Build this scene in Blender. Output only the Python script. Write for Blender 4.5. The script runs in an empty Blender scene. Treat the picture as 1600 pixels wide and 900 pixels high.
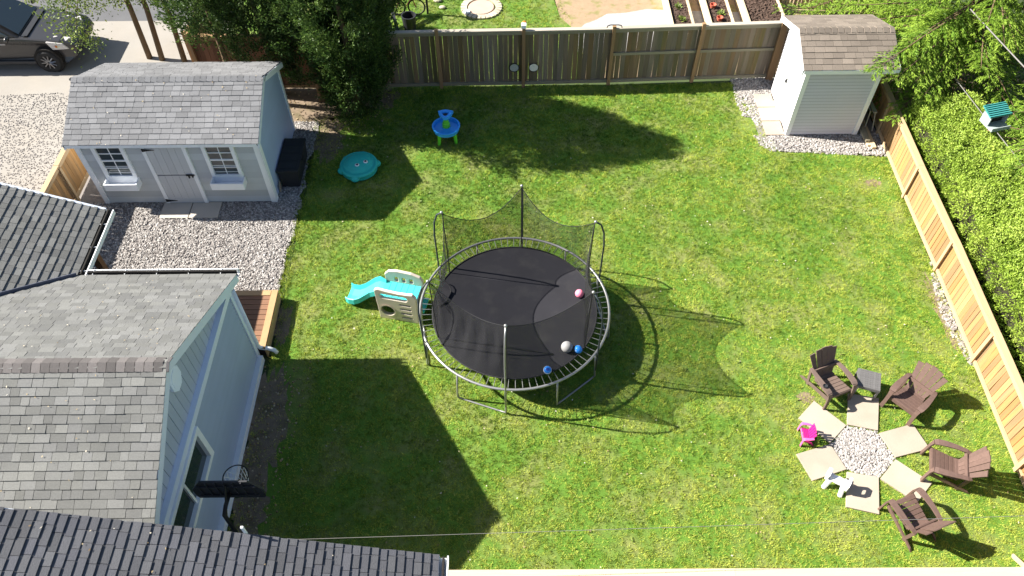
import bpy, bmesh, math, random
import numpy as np
from mathutils import Vector, Matrix, Euler

random.seed(7); RNG = np.random.default_rng(11)
SC = bpy.context.scene; COL = SC.collection
R_ = math.radians

# ------------------------------------------------------------------ camera
cd = bpy.data.cameras.new('camera'); CAM = bpy.data.objects.new('camera', cd); COL.objects.link(CAM)
cd.sensor_width = 36.0; cd.lens = 27.675; cd.clip_start = 0.1; cd.clip_end = 600
P_, Q_ = R_(51.568), R_(-0.53)
fwd = Vector((0, math.cos(P_), -math.sin(P_))); rt = Vector((1, 0, 0)); up = rt.cross(fwd)
rr = rt * math.cos(Q_) + up * math.sin(Q_); uu = up * math.cos(Q_) - rt * math.sin(Q_)
CAM.matrix_world = Matrix(((rr.x, uu.x, -fwd.x, 0), (rr.y, uu.y, -fwd.y, 0), (rr.z, uu.z, -fwd.z, 14.2), (0, 0, 0, 1)))
SC.camera = CAM

# ------------------------------------------------------------------ sky, sun, exposure
SUN_TO = Vector((-1.26, 0.22, 1.0)).normalized()
world = bpy.data.worlds.new('World'); SC.world = world; world.use_nodes = True
wn = world.node_tree; bg = wn.nodes['Background']
sky = wn.nodes.new('ShaderNodeTexSky'); sky.sky_type = 'NISHITA'; sky.sun_disc = False
sky.sun_elevation = math.asin(SUN_TO.z); sky.sun_rotation = math.atan2(SUN_TO.x, SUN_TO.y)
wn.links.new(sky.outputs[0], bg.inputs[0]); bg.inputs[1].default_value = 0.054
ld = bpy.data.lights.new('sun', 'SUN'); ld.energy = 5.0; ld.angle = R_(0.5); ld.color = (1.0, 0.955, 0.87)
lo = bpy.data.objects.new('sun', ld); COL.objects.link(lo)
lo.rotation_euler = (-SUN_TO).to_track_quat('-Z', 'Y').to_euler(); lo.location = (-12, 2, 20)
SC.view_settings.view_transform = 'Standard'; SC.view_settings.look = 'None'
SC.view_settings.exposure = 1.62; SC.view_settings.gamma = 1.0

# ------------------------------------------------------------------ materials
MATS = {}
def mat(name, col, rough=0.8, noise=0.15, scale=4.0, bump=0.0, bscale=60.0, rnd=0.0, isl=0.0, metal=0.0,
        spec=0.3, col2=None, c2scale=1.5, c2lo=0.45, c2hi=0.65, coord='world', stretch=(1, 1, 1), trans=0.0,
        tint=None, alpha=1.0, noise2=0.0, n2scale=80.0, hue=0.0, upn=0.0):
    if name in MATS: return MATS[name]
    m = bpy.data.materials.new(name); m.use_nodes = True; MATS[name] = m
    nt = m.node_tree; N = nt.nodes; L = nt.links
    b = N['Principled BSDF']; out = N['Material Output']
    b.inputs['Roughness'].default_value = rough; b.inputs['Metallic'].default_value = metal
    b.inputs['Specular IOR Level'].default_value = spec
    if coord == 'world': co = N.new('ShaderNodeNewGeometry').outputs['Position']
    else: co = N.new('ShaderNodeTexCoord').outputs['Object']
    mp = N.new('ShaderNodeVectorMath'); mp.operation = 'MULTIPLY'; L.new(co, mp.inputs[0]); mp.inputs[1].default_value = stretch
    vec = mp.outputs[0]
    def nz(s, det=4.0):
        n = N.new('ShaderNodeTexNoise'); n.inputs['Scale'].default_value = s; n.inputs['Detail'].default_value = det
        L.new(vec, n.inputs['Vector']); return n.outputs[0]
    def math_(op, a, bb):
        n = N.new('ShaderNodeMath'); n.operation = op
        for k, v in enumerate((a, bb)):
            if isinstance(v, (int, float)): n.inputs[k].default_value = v
            else: L.new(v, n.inputs[k])
        return n.outputs[0]
    c = None
    if tint:
        at = N.new('ShaderNodeAttribute'); at.attribute_name = 'tint'
        rp = N.new('ShaderNodeValToRGB'); e = rp.color_ramp.elements
        while len(e) < len(tint): e.new(0.5)
        for k, (p, cc) in enumerate(tint): e[k].position = p; e[k].color = (*cc, 1)
        L.new(at.outputs['Fac'], rp.inputs[0]); c = rp.outputs[0]
    else:
        rgb = N.new('ShaderNodeRGB'); rgb.outputs[0].default_value = (*col, 1); c = rgb.outputs[0]
    if col2:
        mr = N.new('ShaderNodeMapRange'); mr.inputs[1].default_value = c2lo; mr.inputs[2].default_value = c2hi
        L.new(nz(c2scale), mr.inputs[0])
        mx = N.new('ShaderNodeMix'); mx.data_type = 'RGBA'; L.new(mr.outputs[0], mx.inputs[0])
        L.new(c, mx.inputs[6]); mx.inputs[7].default_value = (*col2, 1); c = mx.outputs[2]
    v = 1.0
    if noise: v = math_('MULTIPLY_ADD', nz(scale), 2 * noise); v.node.inputs[2].default_value = 1 - noise
    if noise2:
        w = math_('MULTIPLY_ADD', nz(n2scale, 2.0), 2 * noise2); w.node.inputs[2].default_value = 1 - noise2
        v = math_('MULTIPLY', v, w)
    f = None
    if rnd: f = N.new('ShaderNodeObjectInfo').outputs['Random']
    if isl:
        g = N.new('ShaderNodeNewGeometry').outputs['Random Per Island']
        f = math_('FRACT', math_('ADD', f, g), 0) if f else g
    if f:
        a = max(rnd, isl); w = math_('MULTIPLY_ADD', f, 2 * a); w.node.inputs[2].default_value = 1 - a
        v = math_('MULTIPLY', v, w)
    hs = N.new('ShaderNodeHueSaturation'); L.new(c, hs.inputs['Color'])
    if isinstance(v, (int, float)): hs.inputs['Value'].default_value = v
    else: L.new(v, hs.inputs['Value'])
    if hue and f:
        w = math_('MULTIPLY_ADD', math_('FRACT', math_('MULTIPLY', f, 7.31), 0), 2 * hue); w.node.inputs[2].default_value = 1 - hue
        L.new(w, hs.inputs['Saturation'])
    L.new(hs.outputs[0], b.inputs['Base Color'])
    if bump:
        bp = N.new('ShaderNodeBump'); bp.inputs['Strength'].default_value = bump; bp.inputs['Distance'].default_value = 0.01
        L.new(nz(bscale, 5.0), bp.inputs['Height']); L.new(bp.outputs[0], b.inputs['Normal'])
    if upn:                                                     # light put into the normals: bent upward to brighten blades and leaves
        g = N.new('ShaderNodeNewGeometry').outputs['Normal']; v1 = N.new('ShaderNodeVectorMath'); v1.operation = 'SCALE'; v1.inputs[3].default_value = 1 - upn; L.new(g, v1.inputs[0])
        v2 = N.new('ShaderNodeVectorMath'); L.new(v1.outputs[0], v2.inputs[0]); v2.inputs[1].default_value = (0, 0, upn)
        v3 = N.new('ShaderNodeVectorMath'); v3.operation = 'NORMALIZE'; L.new(v2.outputs[0], v3.inputs[0]); L.new(v3.outputs[0], b.inputs['Normal'])
    last = b.outputs[0]
    if trans:
        t = N.new('ShaderNodeBsdfTranslucent'); L.new(hs.outputs[0], t.inputs[0])
        ms = N.new('ShaderNodeMixShader'); ms.inputs[0].default_value = trans
        L.new(last, ms.inputs[1]); L.new(t.outputs[0], ms.inputs[2]); last = ms.outputs[0]
    if alpha < 1:
        t = N.new('ShaderNodeBsdfTransparent'); ms = N.new('ShaderNodeMixShader'); ms.inputs[0].default_value = alpha
        L.new(t.outputs[0], ms.inputs[1]); L.new(last, ms.inputs[2]); last = ms.outputs[0]
    L.new(last, out.inputs[0])
    return m

GRASS_RAMP = [(0.0, (0.022, 0.095, 0.006)), (0.3, (0.185, 0.30, 0.024)), (0.6, (0.47, 0.54, 0.080)),
              (0.84, (0.56, 0.57, 0.14)), (1.0, (0.64, 0.57, 0.28))]
m_grass = mat('grass_blades', None, rough=0.6, noise=0.12, scale=1.3, isl=0.24, trans=0.25, tint=GRASS_RAMP, spec=0.12, upn=0.60)
m_turf = mat('turf_soil', (0.085, 0.17, 0.018), rough=0.95, noise=0.3, scale=6, col2=(0.16, 0.18, 0.05), c2scale=1.2, bump=0.5)
m_dirt = mat('bare_dirt', (0.20, 0.15, 0.105), rough=1, noise=0.3, scale=8, bump=0.8, bscale=40, col2=(0.13, 0.105, 0.06), c2scale=3)
m_ground = mat('far_ground', (0.05, 0.07, 0.025), rough=1, noise=0.4, scale=0.6)
m_drive = mat('driveway_concrete', (0.27, 0.25, 0.225), rough=0.9, noise=0.12, scale=1.2, bump=0.3, col2=(0.27, 0.245, 0.215), c2scale=0.7, noise2=0.10, n2scale=60)
m_asphalt = mat('asphalt', (0.10, 0.10, 0.105), rough=0.9, noise=0.2, scale=2, noise2=0.15)
m_gbed = mat('gravel_bed', (0.20, 0.18, 0.17), rough=1, noise=0.3, scale=30, bump=1, bscale=30)
m_gravel = mat('gravel_stone', None, rough=0.85, noise=0.1, scale=30, isl=0.15, tint=[(0, (0.165, 0.148, 0.138)), (0.5, (0.305, 0.28, 0.262)), (1, (0.46, 0.435, 0.41))])
m_pad = mat('gravel_pad', (0.33, 0.32, 0.32), rough=1, noise=0.25, scale=7, bump=1, bscale=14, noise2=0.2, n2scale=30)
m_tan = mat('dry_soil', (0.30, 0.215, 0.135), rough=1, noise=0.25, scale=5, bump=0.8, bscale=25, col2=(0.17, 0.17, 0.05), c2scale=2.2, c2lo=0.52, c2hi=0.68)
m_slab = mat('concrete_slab', (0.36, 0.305, 0.243), rough=0.9, noise=0.10, scale=2.5, bump=0.25, rnd=0.06, noise2=0.06, n2scale=50, col2=(0.34, 0.285, 0.225), c2scale=2)
m_slabg = mat('grey_slab', (0.42, 0.38, 0.33), rough=0.9, noise=0.1, scale=3, bump=0.25, rnd=0.06)
SH = dict(rough=0.95, bump=0.6, bscale=90, rnd=0.30, isl=0.30, noise=0.22, scale=1.1, noise2=0.20, n2scale=45)
m_shH = mat('house_shingle', (0.142, 0.142, 0.136), hue=0.4, **{**SH, 'rnd': .2, 'isl': .2})
m_capH = mat('ridge_cap_shingle', (0.125, 0.113, 0.108), **SH)
m_shB = mat('dark_shingle', (0.083, 0.084, 0.093), hue=0.3, **{**SH, 'rnd': .15, 'isl': .15, 'noise2': .3, 'n2scale': 70})
m_shS = mat('shed_shingle', (0.155, 0.156, 0.162), **{**SH, 'rnd': .16, 'isl': .16})
m_shT = mat('brown_shingle', (0.175, 0.145, 0.118), **{**SH, 'rnd': .17, 'isl': .17})
m_under = mat('roof_underlay', (0.03, 0.03, 0.032), rough=0.95, noise=0.2)
m_wallH = mat('house_paint', (0.37, 0.43, 0.53), rough=0.6, noise=0.09, scale=1.5, rnd=0.03)
m_gabH = mat('gable_paint', (0.42, 0.465, 0.56), rough=0.6, noise=0.08, scale=2, rnd=0.05)
m_trimH = mat('house_trim', (0.74, 0.79, 0.88), rough=0.5, noise=0.05, scale=2)
m_wallS = mat('shed_paint', (0.49, 0.515, 0.53), rough=0.65, noise=0.10, scale=2, rnd=0.13)
m_shadeS = mat('shed_side_shade_blue', (0.36, 0.45, 0.65), rough=0.65, noise=0.05, scale=2, rnd=0.03)  # same shed, tinted bluer: sky-lit shade of this side put into the colour
m_trimS = mat('shed_trim', (0.82, 0.84, 0.87), rough=0.5, noise=0.06, scale=3)
m_doorS = mat('shed_door_paint', (0.50, 0.515, 0.54), rough=0.6, noise=0.06, scale=3, rnd=0.04)
m_white = mat('white_paint', (0.86, 0.87, 0.87), rough=0.5, noise=0.05, scale=3)
m_vinyl = mat('vinyl_siding', (0.64, 0.63, 0.67), rough=0.5, noise=0.04, scale=2, rnd=0.02)
m_glass = mat('window_glass', (0.035, 0.050, 0.058), rough=0.08, noise=0, spec=0.8)
m_black = mat('black_iron', (0.012, 0.012, 0.014), rough=0.5, noise=0)
m_flash = mat('valley_metal', (0.10, 0.11, 0.15), rough=0.5, noise=0.15, metal=0.3)
WV = dict(stretch=(14, 14, 0.9), scale=2.2, noise=0.22, rough=0.85, bump=0.4, bscale=3, rnd=0.22)
m_old = mat('weathered_board', (0.195, 0.142, 0.095), col2=(0.135, 0.118, 0.066), c2scale=0.35, hue=0.3, **WV)
m_oldb = mat('brown_board', (0.155, 0.075, 0.045), **WV)
m_oldpost = mat('old_post', (0.27, 0.165, 0.085), **{**WV, 'rnd': 0.12})
m_oldcap = mat('weathered_cap', (0.36, 0.32, 0.26), **{**WV, 'stretch': (0.9, 14, 14), 'rnd': 0.1})
m_oldrail = mat('weathered_rail', (0.25, 0.22, 0.155), **{**WV, 'stretch': (0.9, 14, 14), 'rnd': 0.1})
m_new = mat('cedar_board', (0.36, 0.20, 0.08), col2=(0.27, 0.17, 0.085), c2scale=.9, hue=0.06, **{**WV, 'rnd': 0.22})
m_newcap = mat('cedar_cap', (0.42, 0.295, 0.17), **{**WV, 'stretch': (14, 0.9, 14), 'rnd': 0.06, 'noise': 0.12})
m_newcapx = mat('cedar_cap_across', (0.56, 0.43, 0.29), **{**WV, 'stretch': (0.9, 14, 14), 'rnd': 0.06, 'noise': 0.12})
m_deck = mat('deck_board', (0.20, 0.105, 0.062), **{**WV, 'stretch': (0.9, 14, 14), 'rnd': 0.12})
m_deckb = mat('deck_border', (0.40, 0.255, 0.13), **{**WV, 'stretch': (3, 3, 14), 'rnd': 0.08})
m_porch = mat('porch_post', (0.20, 0.095, 0.045), **{**WV, 'rnd': 0.1})
m_lumber = mat('pale_lumber', (0.50, 0.40, 0.25), **{**WV, 'stretch': (14, 0.9, 14)})
m_bedw = mat('raised_bed_board', (0.55, 0.45, 0.30), **{**WV, 'stretch': (3, 3, 8), 'noise': 0.1})
m_soil = mat('garden_soil', (0.075, 0.048, 0.036), rough=1, noise=0.4, scale=12, bump=1, bscale=20)
m_steel = mat('galvanised_steel', (0.30, 0.30, 0.295), rough=0.42, noise=0.1, metal=0.6, spec=0.5)
m_pole = mat('foam_pole', (0.04, 0.05, 0.055), rough=0.55, noise=0.2)
m_matt = mat('trampoline_mat', (0.018, 0.0175, 0.022), rough=0.75, noise=0.25, scale=1.6, bump=0.2, bscale=200, spec=0.25, col2=(0.030, 0.029, 0.031), c2scale=3, c2lo=.5, c2hi=.8)
m_net = mat('safety_net', (0.020, 0.020, 0.022), rough=0.8, noise=0.1, alpha=0.50)
m_cord = mat('black_cord', (0.015, 0.015, 0.016), rough=0.7, noise=0)
m_chair = mat('brown_resin', (0.118, 0.074, 0.060), rough=0.55, noise=0.25, scale=5, coord='object', stretch=(4, 4, 4), spec=0.35, rnd=0.08)
m_chairk = mat('dark_brown_resin', (0.125, 0.088, 0.072), rough=0.55, noise=0.22, scale=5, coord='object', spec=0.35)
m_wick = mat('grey_wicker', (0.115, 0.110, 0.108), rough=0.7, noise=0.25, scale=30, coord='object', rnd=0.1)
m_pink = mat('pink_plastic', (0.50, 0.018, 0.17), rough=0.4, noise=0.05, coord='object')
m_pinkl = mat('light_pink_plastic', (0.62, 0.12, 0.33), rough=0.4, noise=0.05, coord='object')
m_pinkb = mat('pink_ball', (0.85, 0.23, 0.33), rough=0.4, noise=0.04)
m_whitep = mat('white_plastic', (0.80, 0.80, 0.82), rough=0.4, noise=0.03)
m_greyp = mat('grey_leather', (0.48, 0.47, 0.47), rough=0.6, noise=0.15, scale=12)
m_bluep = mat('blue_ball', (0.02, 0.22, 0.70), rough=0.3, noise=0.05, col2=(0.7, 0.75, 0.8), c2scale=5, c2lo=0.62, c2hi=0.66)
m_navy = mat('navy_ball', (0.02, 0.07, 0.35), rough=0.35, noise=0.05)
m_lime = mat('lime_plastic', (0.30, 0.62, 0.06), rough=0.4, noise=0.05)
m_teal = mat('turquoise_plastic', (0.06, 0.55, 0.52), rough=0.4, noise=0.06, scale=5)
m_teald = mat('sandbox_plastic', (0.03, 0.46, 0.40), rough=0.5, noise=0.08, scale=5)
m_beige = mat('beige_plastic', (0.60, 0.52, 0.42), rough=0.5, noise=0.08, scale=6)
m_blue = mat('water_table_blue', (0.04, 0.36, 0.95), rough=0.35, noise=0.06)
m_green = mat('water_table_green', (0.15, 0.65, 0.04), rough=0.4, noise=0.05)
m_water = mat('water', (0.03, 0.30, 0.80), rough=0.05, noise=0)
m_bin = mat('black_resin', (0.026, 0.027, 0.031), rough=0.5, noise=0.25, scale=6)
m_car = mat('grey_car_paint', (0.050, 0.048, 0.048), rough=0.25, noise=0.04, spec=0.6, metal=0.3)
m_tyre = mat('tyre_rubber', (0.02, 0.02, 0.02), rough=0.85, noise=0.1)
m_rim = mat('alloy', (0.25, 0.25, 0.26), rough=0.35, metal=0.8, noise=0)
m_lampg = mat('headlight_lens', (0.55, 0.52, 0.50), rough=0.1, noise=0, spec=0.6)
m_amber = mat('amber_lens', (0.55, 0.16, 0.03), rough=0.2, noise=0)
m_tealmetal = mat('teal_metal', (0.05, 0.26, 0.25), rough=0.45, noise=0.08, scale=8)
m_feedw = mat('pale_board', (0.30, 0.34, 0.34), rough=0.7, noise=0.1)
m_cable = mat('grey_cable', (0.17, 0.16, 0.15), rough=0.6, noise=0.05)
m_bark = mat('bark', (0.14, 0.095, 0.055), rough=1, noise=0.35, scale=3, stretch=(6, 6, 1.2), bump=1, bscale=6)
m_dead = mat('dead_branch', (0.30, 0.27, 0.23), rough=0.9, noise=0.15)
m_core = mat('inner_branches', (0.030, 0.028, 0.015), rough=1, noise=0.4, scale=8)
LF = dict(rough=0.55, noise=0.15, scale=1.5, isl=0.25, trans=0.3, spec=0.3)
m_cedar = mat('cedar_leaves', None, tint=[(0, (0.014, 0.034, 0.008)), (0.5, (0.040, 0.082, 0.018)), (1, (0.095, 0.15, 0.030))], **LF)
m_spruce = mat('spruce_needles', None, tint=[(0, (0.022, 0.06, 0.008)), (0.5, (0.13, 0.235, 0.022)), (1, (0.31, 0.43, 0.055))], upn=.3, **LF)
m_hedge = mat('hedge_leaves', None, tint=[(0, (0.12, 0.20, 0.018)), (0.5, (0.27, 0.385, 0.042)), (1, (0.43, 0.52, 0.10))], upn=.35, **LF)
m_leaf = mat('broad_leaves', None, tint=[(0, (0.035, 0.07, 0.01)), (0.5, (0.12, 0.18, 0.028)), (1, (0.27, 0.32, 0.07))], **LF)
m_terra = mat('terracotta', (0.50, 0.13, 0.08), rough=0.7, noise=0.1)
m_paver = mat('patio_paver', (0.46, 0.33, 0.26), rough=0.9, noise=0.15, scale=5)
m_paver2 = mat('ring_paver', (0.42, 0.38, 0.28), rough=0.9, noise=0.2, scale=6, rnd=0.15)
m_yell = mat('yellow_plastic', (0.50, 0.30, 0.06), rough=0.5, noise=0.1)
m_disc = mat('pale_disc', (0.85, 0.80, 0.70), rough=0.6, noise=0.15, scale=20)
m_discg = mat('grey_disc', (0.42, 0.43, 0.40), rough=0.5, noise=0.2, scale=20)
m_redbr = mat('red_frame', (0.55, 0.10, 0.12), rough=0.4, noise=0)
m_tarp = mat('dark_tarp', (0.035, 0.035, 0.05), rough=0.6, noise=0.2)
m_netw = mat('white_cord', (0.8, 0.8, 0.8), rough=0.7, noise=0)
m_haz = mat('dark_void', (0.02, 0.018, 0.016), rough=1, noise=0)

# ------------------------------------------------------------------ object helpers
WM = {}
def wm(o): return WM.get(o, Matrix.Identity(4)) if o else Matrix.Identity(4)
def setm(o, parent, world):
    o.parent = parent; o.matrix_parent_inverse = Matrix.Identity(4)
    o.matrix_basis = wm(parent).inverted() @ world; WM[o] = world
def thing(name, loc, label, cat, rz=0.0, group=None):
    o = bpy.data.objects.new(name, None); COL.objects.link(o); o.empty_display_size = 0.2
    M = Matrix.Translation(loc) @ Matrix.Rotation(rz, 4, 'Z'); o.matrix_basis = M; WM[o] = M
    return tag(o, label, cat, group)
def tag(o, label=None, cat=None, group=None, kind=None):
    if label: o['label'] = label
    if cat: o['category'] = cat
    if group: o['group'] = group
    if kind: o['kind'] = kind
    return o
def addobj(name, me, m, parent, world=None):
    o = bpy.data.objects.new(name, me); COL.objects.link(o)
    if m and not me.materials: me.materials.append(m)
    setm(o, parent, world if world is not None else wm(parent))
    return o
UNIT = {}
def unit_mesh(m):
    if m.name not in UNIT:
        me = bpy.data.meshes.new('board'); h = .5
        v = [(x, y, z) for z in (-h, h) for y in (-h, h) for x in (-h, h)]
        me.from_pydata(v, [], [(0, 2, 3, 1), (4, 5, 7, 6), (0, 1, 5, 4), (2, 6, 7, 3), (0, 4, 6, 2), (1, 3, 7, 5)])
        me.materials.append(m); UNIT[m.name] = me
    return UNIT[m.name]
def piece(name, m, parent, c, s, rot=None, local=False):
    """a box shaped piece sharing one mesh; c, s in world (or the parent's) axes"""
    W = Matrix.Translation(c)
    if rot is not None: W = W @ (rot if isinstance(rot, Matrix) else Euler(rot).to_matrix().to_4x4())
    W = W @ Matrix.Diagonal((*s, 1))
    if local: W = wm(parent) @ W
    return addobj(name, unit_mesh(m), m, parent, W)
def between(name, m, parent, a, b, w, h, side=(0, 0, 1), local=False):
    a = Vector(a); b = Vector(b); d = b - a; L = d.length; x = d / L
    s = Vector(side); y = (s - x * s.dot(x)).normalized(); z = x.cross(y)
    W = Matrix(((x.x, y.x, z.x, 0), (x.y, y.y, z.y, 0), (x.z, y.z, z.z, 0), (0, 0, 0, 1)))
    return piece(name, m, parent, (a + b) / 2, (L, w, h), W, local)
class MB:
    def __init__(s): s.v = []; s.f = []; s.smooth = False
    def add(s, V, F):
        n = len(s.v); s.v += [tuple(p) for p in V]; s.f += [tuple(i + n for i in f) for f in F]; return s
    def box(s, c, z, rot=None):
        V = [Vector((x * z[0], y * z[1], w * z[2])) for w in (-.5, .5) for y in (-.5, .5) for x in (-.5, .5)]
        if rot is not None: V = [rot @ v for v in V]
        return s.add([v + Vector(c) for v in V], [(0, 2, 3, 1), (4, 5, 7, 6), (0, 1, 5, 4), (2, 6, 7, 3), (0, 4, 6, 2), (1, 3, 7, 5)])
    def hexa(s, V): return s.add(V, [(0, 2, 3, 1), (4, 5, 7, 6), (0, 1, 5, 4), (2, 6, 7, 3), (0, 4, 6, 2), (1, 3, 7, 5)])
    def tube(s, path, r, n=8, cap=True):
        P = [Vector(p) for p in path]; rs = r if isinstance(r, (list, tuple)) else [r] * len(P)
        rings = []; prev = None
        for i, p in enumerate(P):
            t = (P[min(i + 1, len(P) - 1)] - P[max(i - 1, 0)]).normalized()
            if prev is None:
                a = Vector((0, 0, 1)) if abs(t.z) < .9 else Vector((1, 0, 0)); x = t.cross(a).normalized()
            else: x = (prev - t * prev.dot(t)).normalized()
            prev = x; y = t.cross(x)
            rings.append([p + (x * math.cos(2 * math.pi * k / n) + y * math.sin(2 * math.pi * k / n)) * rs[i] for k in range(n)])
        V = [v for g in rings for v in g]; F = []
        for i in range(len(P) - 1):
            for k in range(n):
                F.append((i * n + k, i * n + (k + 1) % n, (i + 1) * n + (k + 1) % n, (i + 1) * n + k))
        if cap: F.append(tuple(range(n))[::-1]); F.append(tuple((len(P) - 1) * n + k for k in range(n)))
        return s.add(V, F)
    def ring(s, c, R, r, n=48, m=8, rx=None):
        V = []; F = []
        for i in range(n):
            a = 2 * math.pi * i / n
            for k in range(m):
                b = 2 * math.pi * k / m; q = R + r * math.cos(b)
                p = Vector((q * math.cos(a), q * math.sin(a), r * math.sin(b)))
                if rx is not None: p = rx @ p
                V.append(p + Vector(c))
                F.append((i * m + k, ((i + 1) % n) * m + k, ((i + 1) % n) * m + (k + 1) % m, i * m + (k + 1) % m))
        return s.add(V, F)
    def lathe(s, prof, n=24, c=(0, 0, 0), sx=1.0, sy=1.0, rot=None):
        V = []; F = []; m = len(prof)
        for i in range(n):
            a = 2 * math.pi * i / n
            for (r, z) in prof:
                p = Vector((r * math.cos(a) * sx, r * math.sin(a) * sy, z))
                if rot is not None: p = rot @ p
                V.append(p + Vector(c))
        for i in range(n):
            for k in range(m - 1): F.append((i * m + k, ((i + 1) % n) * m + k, ((i + 1) % n) * m + k + 1, i * m + k + 1))
        return s.add(V, F)
    def sweep(s, path, w, h, side=(1, 0, 0)):
        P = [Vector(p) for p in path]; V = []; F = []
        ws = w if isinstance(w, (list, tuple)) else [w] * len(P)
        for i, p in enumerate(P):
            t = (P[min(i + 1, len(P) - 1)] - P[max(i - 1, 0)]).normalized(); sd = Vector(side)
            x = (sd - t * sd.dot(t)).normalized(); y = t.cross(x)
            V += [p + x * ws[i] / 2 + y * h / 2, p - x * ws[i] / 2 + y * h / 2, p - x * ws[i] / 2 - y * h / 2, p + x * ws[i] / 2 - y * h / 2]
        for i in range(len(P) - 1):
            for k in range(4): F.append((i * 4 + k, i * 4 + (k + 1) % 4, i * 4 + 4 + (k + 1) % 4, i * 4 + 4 + k))
        n = len(P) * 4; F += [(3, 2, 1, 0), (n - 4, n - 3, n - 2, n - 1)]
        return s.add(V, F)
    def prism(s, poly, ax, d0, d1):
        """poly in the two axes other than ax (cyclic order), extruded along ax"""
        def P(u, v, d): return {'x': (d, u, v), 'y': (u, d, v), 'z': (u, v, d)}[ax]
        n = len(poly); V = [P(u, v, d0) for u, v in poly] + [P(u, v, d1) for u, v in poly]
        F = [tuple(range(n))[::-1], tuple(range(n, 2 * n))] + [(k, (k + 1) % n, n + (k + 1) % n, n + k) for k in range(n)]
        return s.add(V, F)
    def sphere(s, c, r, n=16, m=10, sc=(1, 1, 1), rot=None):
        prof = [(max(1e-4, math.sin(math.pi * k / m)) * r, -math.cos(math.pi * k / m) * r) for k in range(m + 1)]
        V = []; F = []
        for i in range(n):
            a = 2 * math.pi * i / n
            for (q, z) in prof:
                p = Vector((q * math.cos(a) * sc[0], q * math.sin(a) * sc[1], z * sc[2]))
                if rot is not None: p = rot @ p
                V.append(p + Vector(c))
        M = m + 1
        for i in range(n):
            for k in range(m): F.append((i * M + k, ((i + 1) % n) * M + k, ((i + 1) % n) * M + k + 1, i * M + k + 1))
        return s.add(V, F)
    def build(s, name, m, parent=None, smooth=False, bevel=0.0, local=False, world=None, fix=True):
        me = bpy.data.meshes.new(name); W = world if world is not None else wm(parent)
        V = s.v
        if not local: I = W.inverted(); V = [tuple(I @ Vector(v)) for v in s.v]
        me.from_pydata(V, [], s.f)
        bm = bmesh.new(); bm.from_mesh(me)
        if smooth: bmesh.ops.remove_doubles(bm, verts=bm.verts, dist=1e-5)
        if bevel:
            bmesh.ops.remove_doubles(bm, verts=bm.verts, dist=1e-5)
            ed = [e for e in bm.edges if len(e.link_faces) == 2 and e.calc_face_angle(0) > 0.5]
            bmesh.ops.bevel(bm, geom=ed, offset=bevel, segments=2, affect='EDGES', profile=.6)
        if fix: bmesh.ops.recalc_face_normals(bm, faces=bm.faces)
        if smooth:
            for f in bm.faces: f.smooth = True
        bm.to_mesh(me); bm.free()
        return addobj(name, me, m, parent, W)
def holed(outline, holes, d, ax='y'):
    """flat panel with holes, thickness d along y; outline and holes are lists of (x,z)"""
    bm = bmesh.new(); edges = []
    for loop in [outline] + holes:
        vs = [bm.verts.new((u, 0, v)) for u, v in loop]
        edges += [bm.edges.new((vs[i], vs[(i + 1) % len(vs)])) for i in range(len(vs))]
    bmesh.ops.triangle_fill(bm, use_beauty=True, edges=edges)
    g = bmesh.ops.extrude_face_region(bm, geom=bm.faces[:])
    bmesh.ops.translate(bm, vec=(0, d, 0), verts=[x for x in g['geom'] if isinstance(x, bmesh.types.BMVert)])
    bmesh.ops.recalc_face_normals(bm, faces=bm.faces)
    me = bpy.data.meshes.new('panel'); bm.to_mesh(me); bm.free(); return me
def copy_tree(o, parent=None):
    c = o.copy(); COL.objects.link(c); c.parent = parent
    for ch in list(o.children): copy_tree(ch, c)
    return c
def fast(name, V, F, m, parent=None, attr=None, smooth=False, world=None):
    V = np.asarray(V, np.float32); F = np.asarray(F, np.int32); k = F.shape[1]
    if parent is not None:
        I = np.array(wm(parent).inverted()); V = V @ I[:3, :3].T.astype(np.float32) + I[:3, 3].astype(np.float32)
    me = bpy.data.meshes.new(name); me.vertices.add(len(V)); me.vertices.foreach_set('co', V.ravel())
    me.loops.add(F.size); me.loops.foreach_set('vertex_index', F.ravel())
    me.polygons.add(len(F)); me.polygons.foreach_set('loop_start', np.arange(0, F.size, k, dtype=np.int32))
    if smooth: me.polygons.foreach_set('use_smooth', np.ones(len(F), bool))
    me.update(calc_edges=True)
    if not smooth: me.shade_flat()
    if attr is not None:
        a = me.attributes.new('tint', 'FLOAT', 'POINT'); a.data.foreach_set('value', np.asarray(attr, np.float32))
    return addobj(name, me, m, parent)
def inpoly(P, poly):
    x, y = P[:, 0], P[:, 1]; c = np.zeros(len(P), bool); n = len(poly)
    for i in range(n):
        (x1, y1), (x2, y2) = poly[i], poly[(i + 1) % n]
        if y1 == y2: continue
        k = ((y1 > y) != (y2 > y)) & (x < (x2 - x1) * (y - y1) / (y2 - y1) + x1); c ^= k
    return c
def vnoise(P, s, seed=0):
    r = np.random.default_rng(seed); T = r.random((128, 128)); q = P[:, :2] * s + 50
    i = np.floor(q).astype(int); f = q - i; f = f * f * (3 - 2 * f); i %= 128; j = (i + 1) % 128
    return (T[i[:, 0], i[:, 1]] * (1 - f[:, 0]) * (1 - f[:, 1]) + T[j[:, 0], i[:, 1]] * f[:, 0] * (1 - f[:, 1])
            + T[i[:, 0], j[:, 1]] * (1 - f[:, 0]) * f[:, 1] + T[j[:, 0], j[:, 1]] * f[:, 0] * f[:, 1])
def sheet(name, poly, z, m, kind='structure'):
    o = MB().add([(x, y, z) for x, y in poly], [tuple(range(len(poly)))]).build(name, m, None, fix=False)
    if o.data.polygons[0].normal.z < 0: o.data.flip_normals()
    return tag(o, kind=kind)
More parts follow.
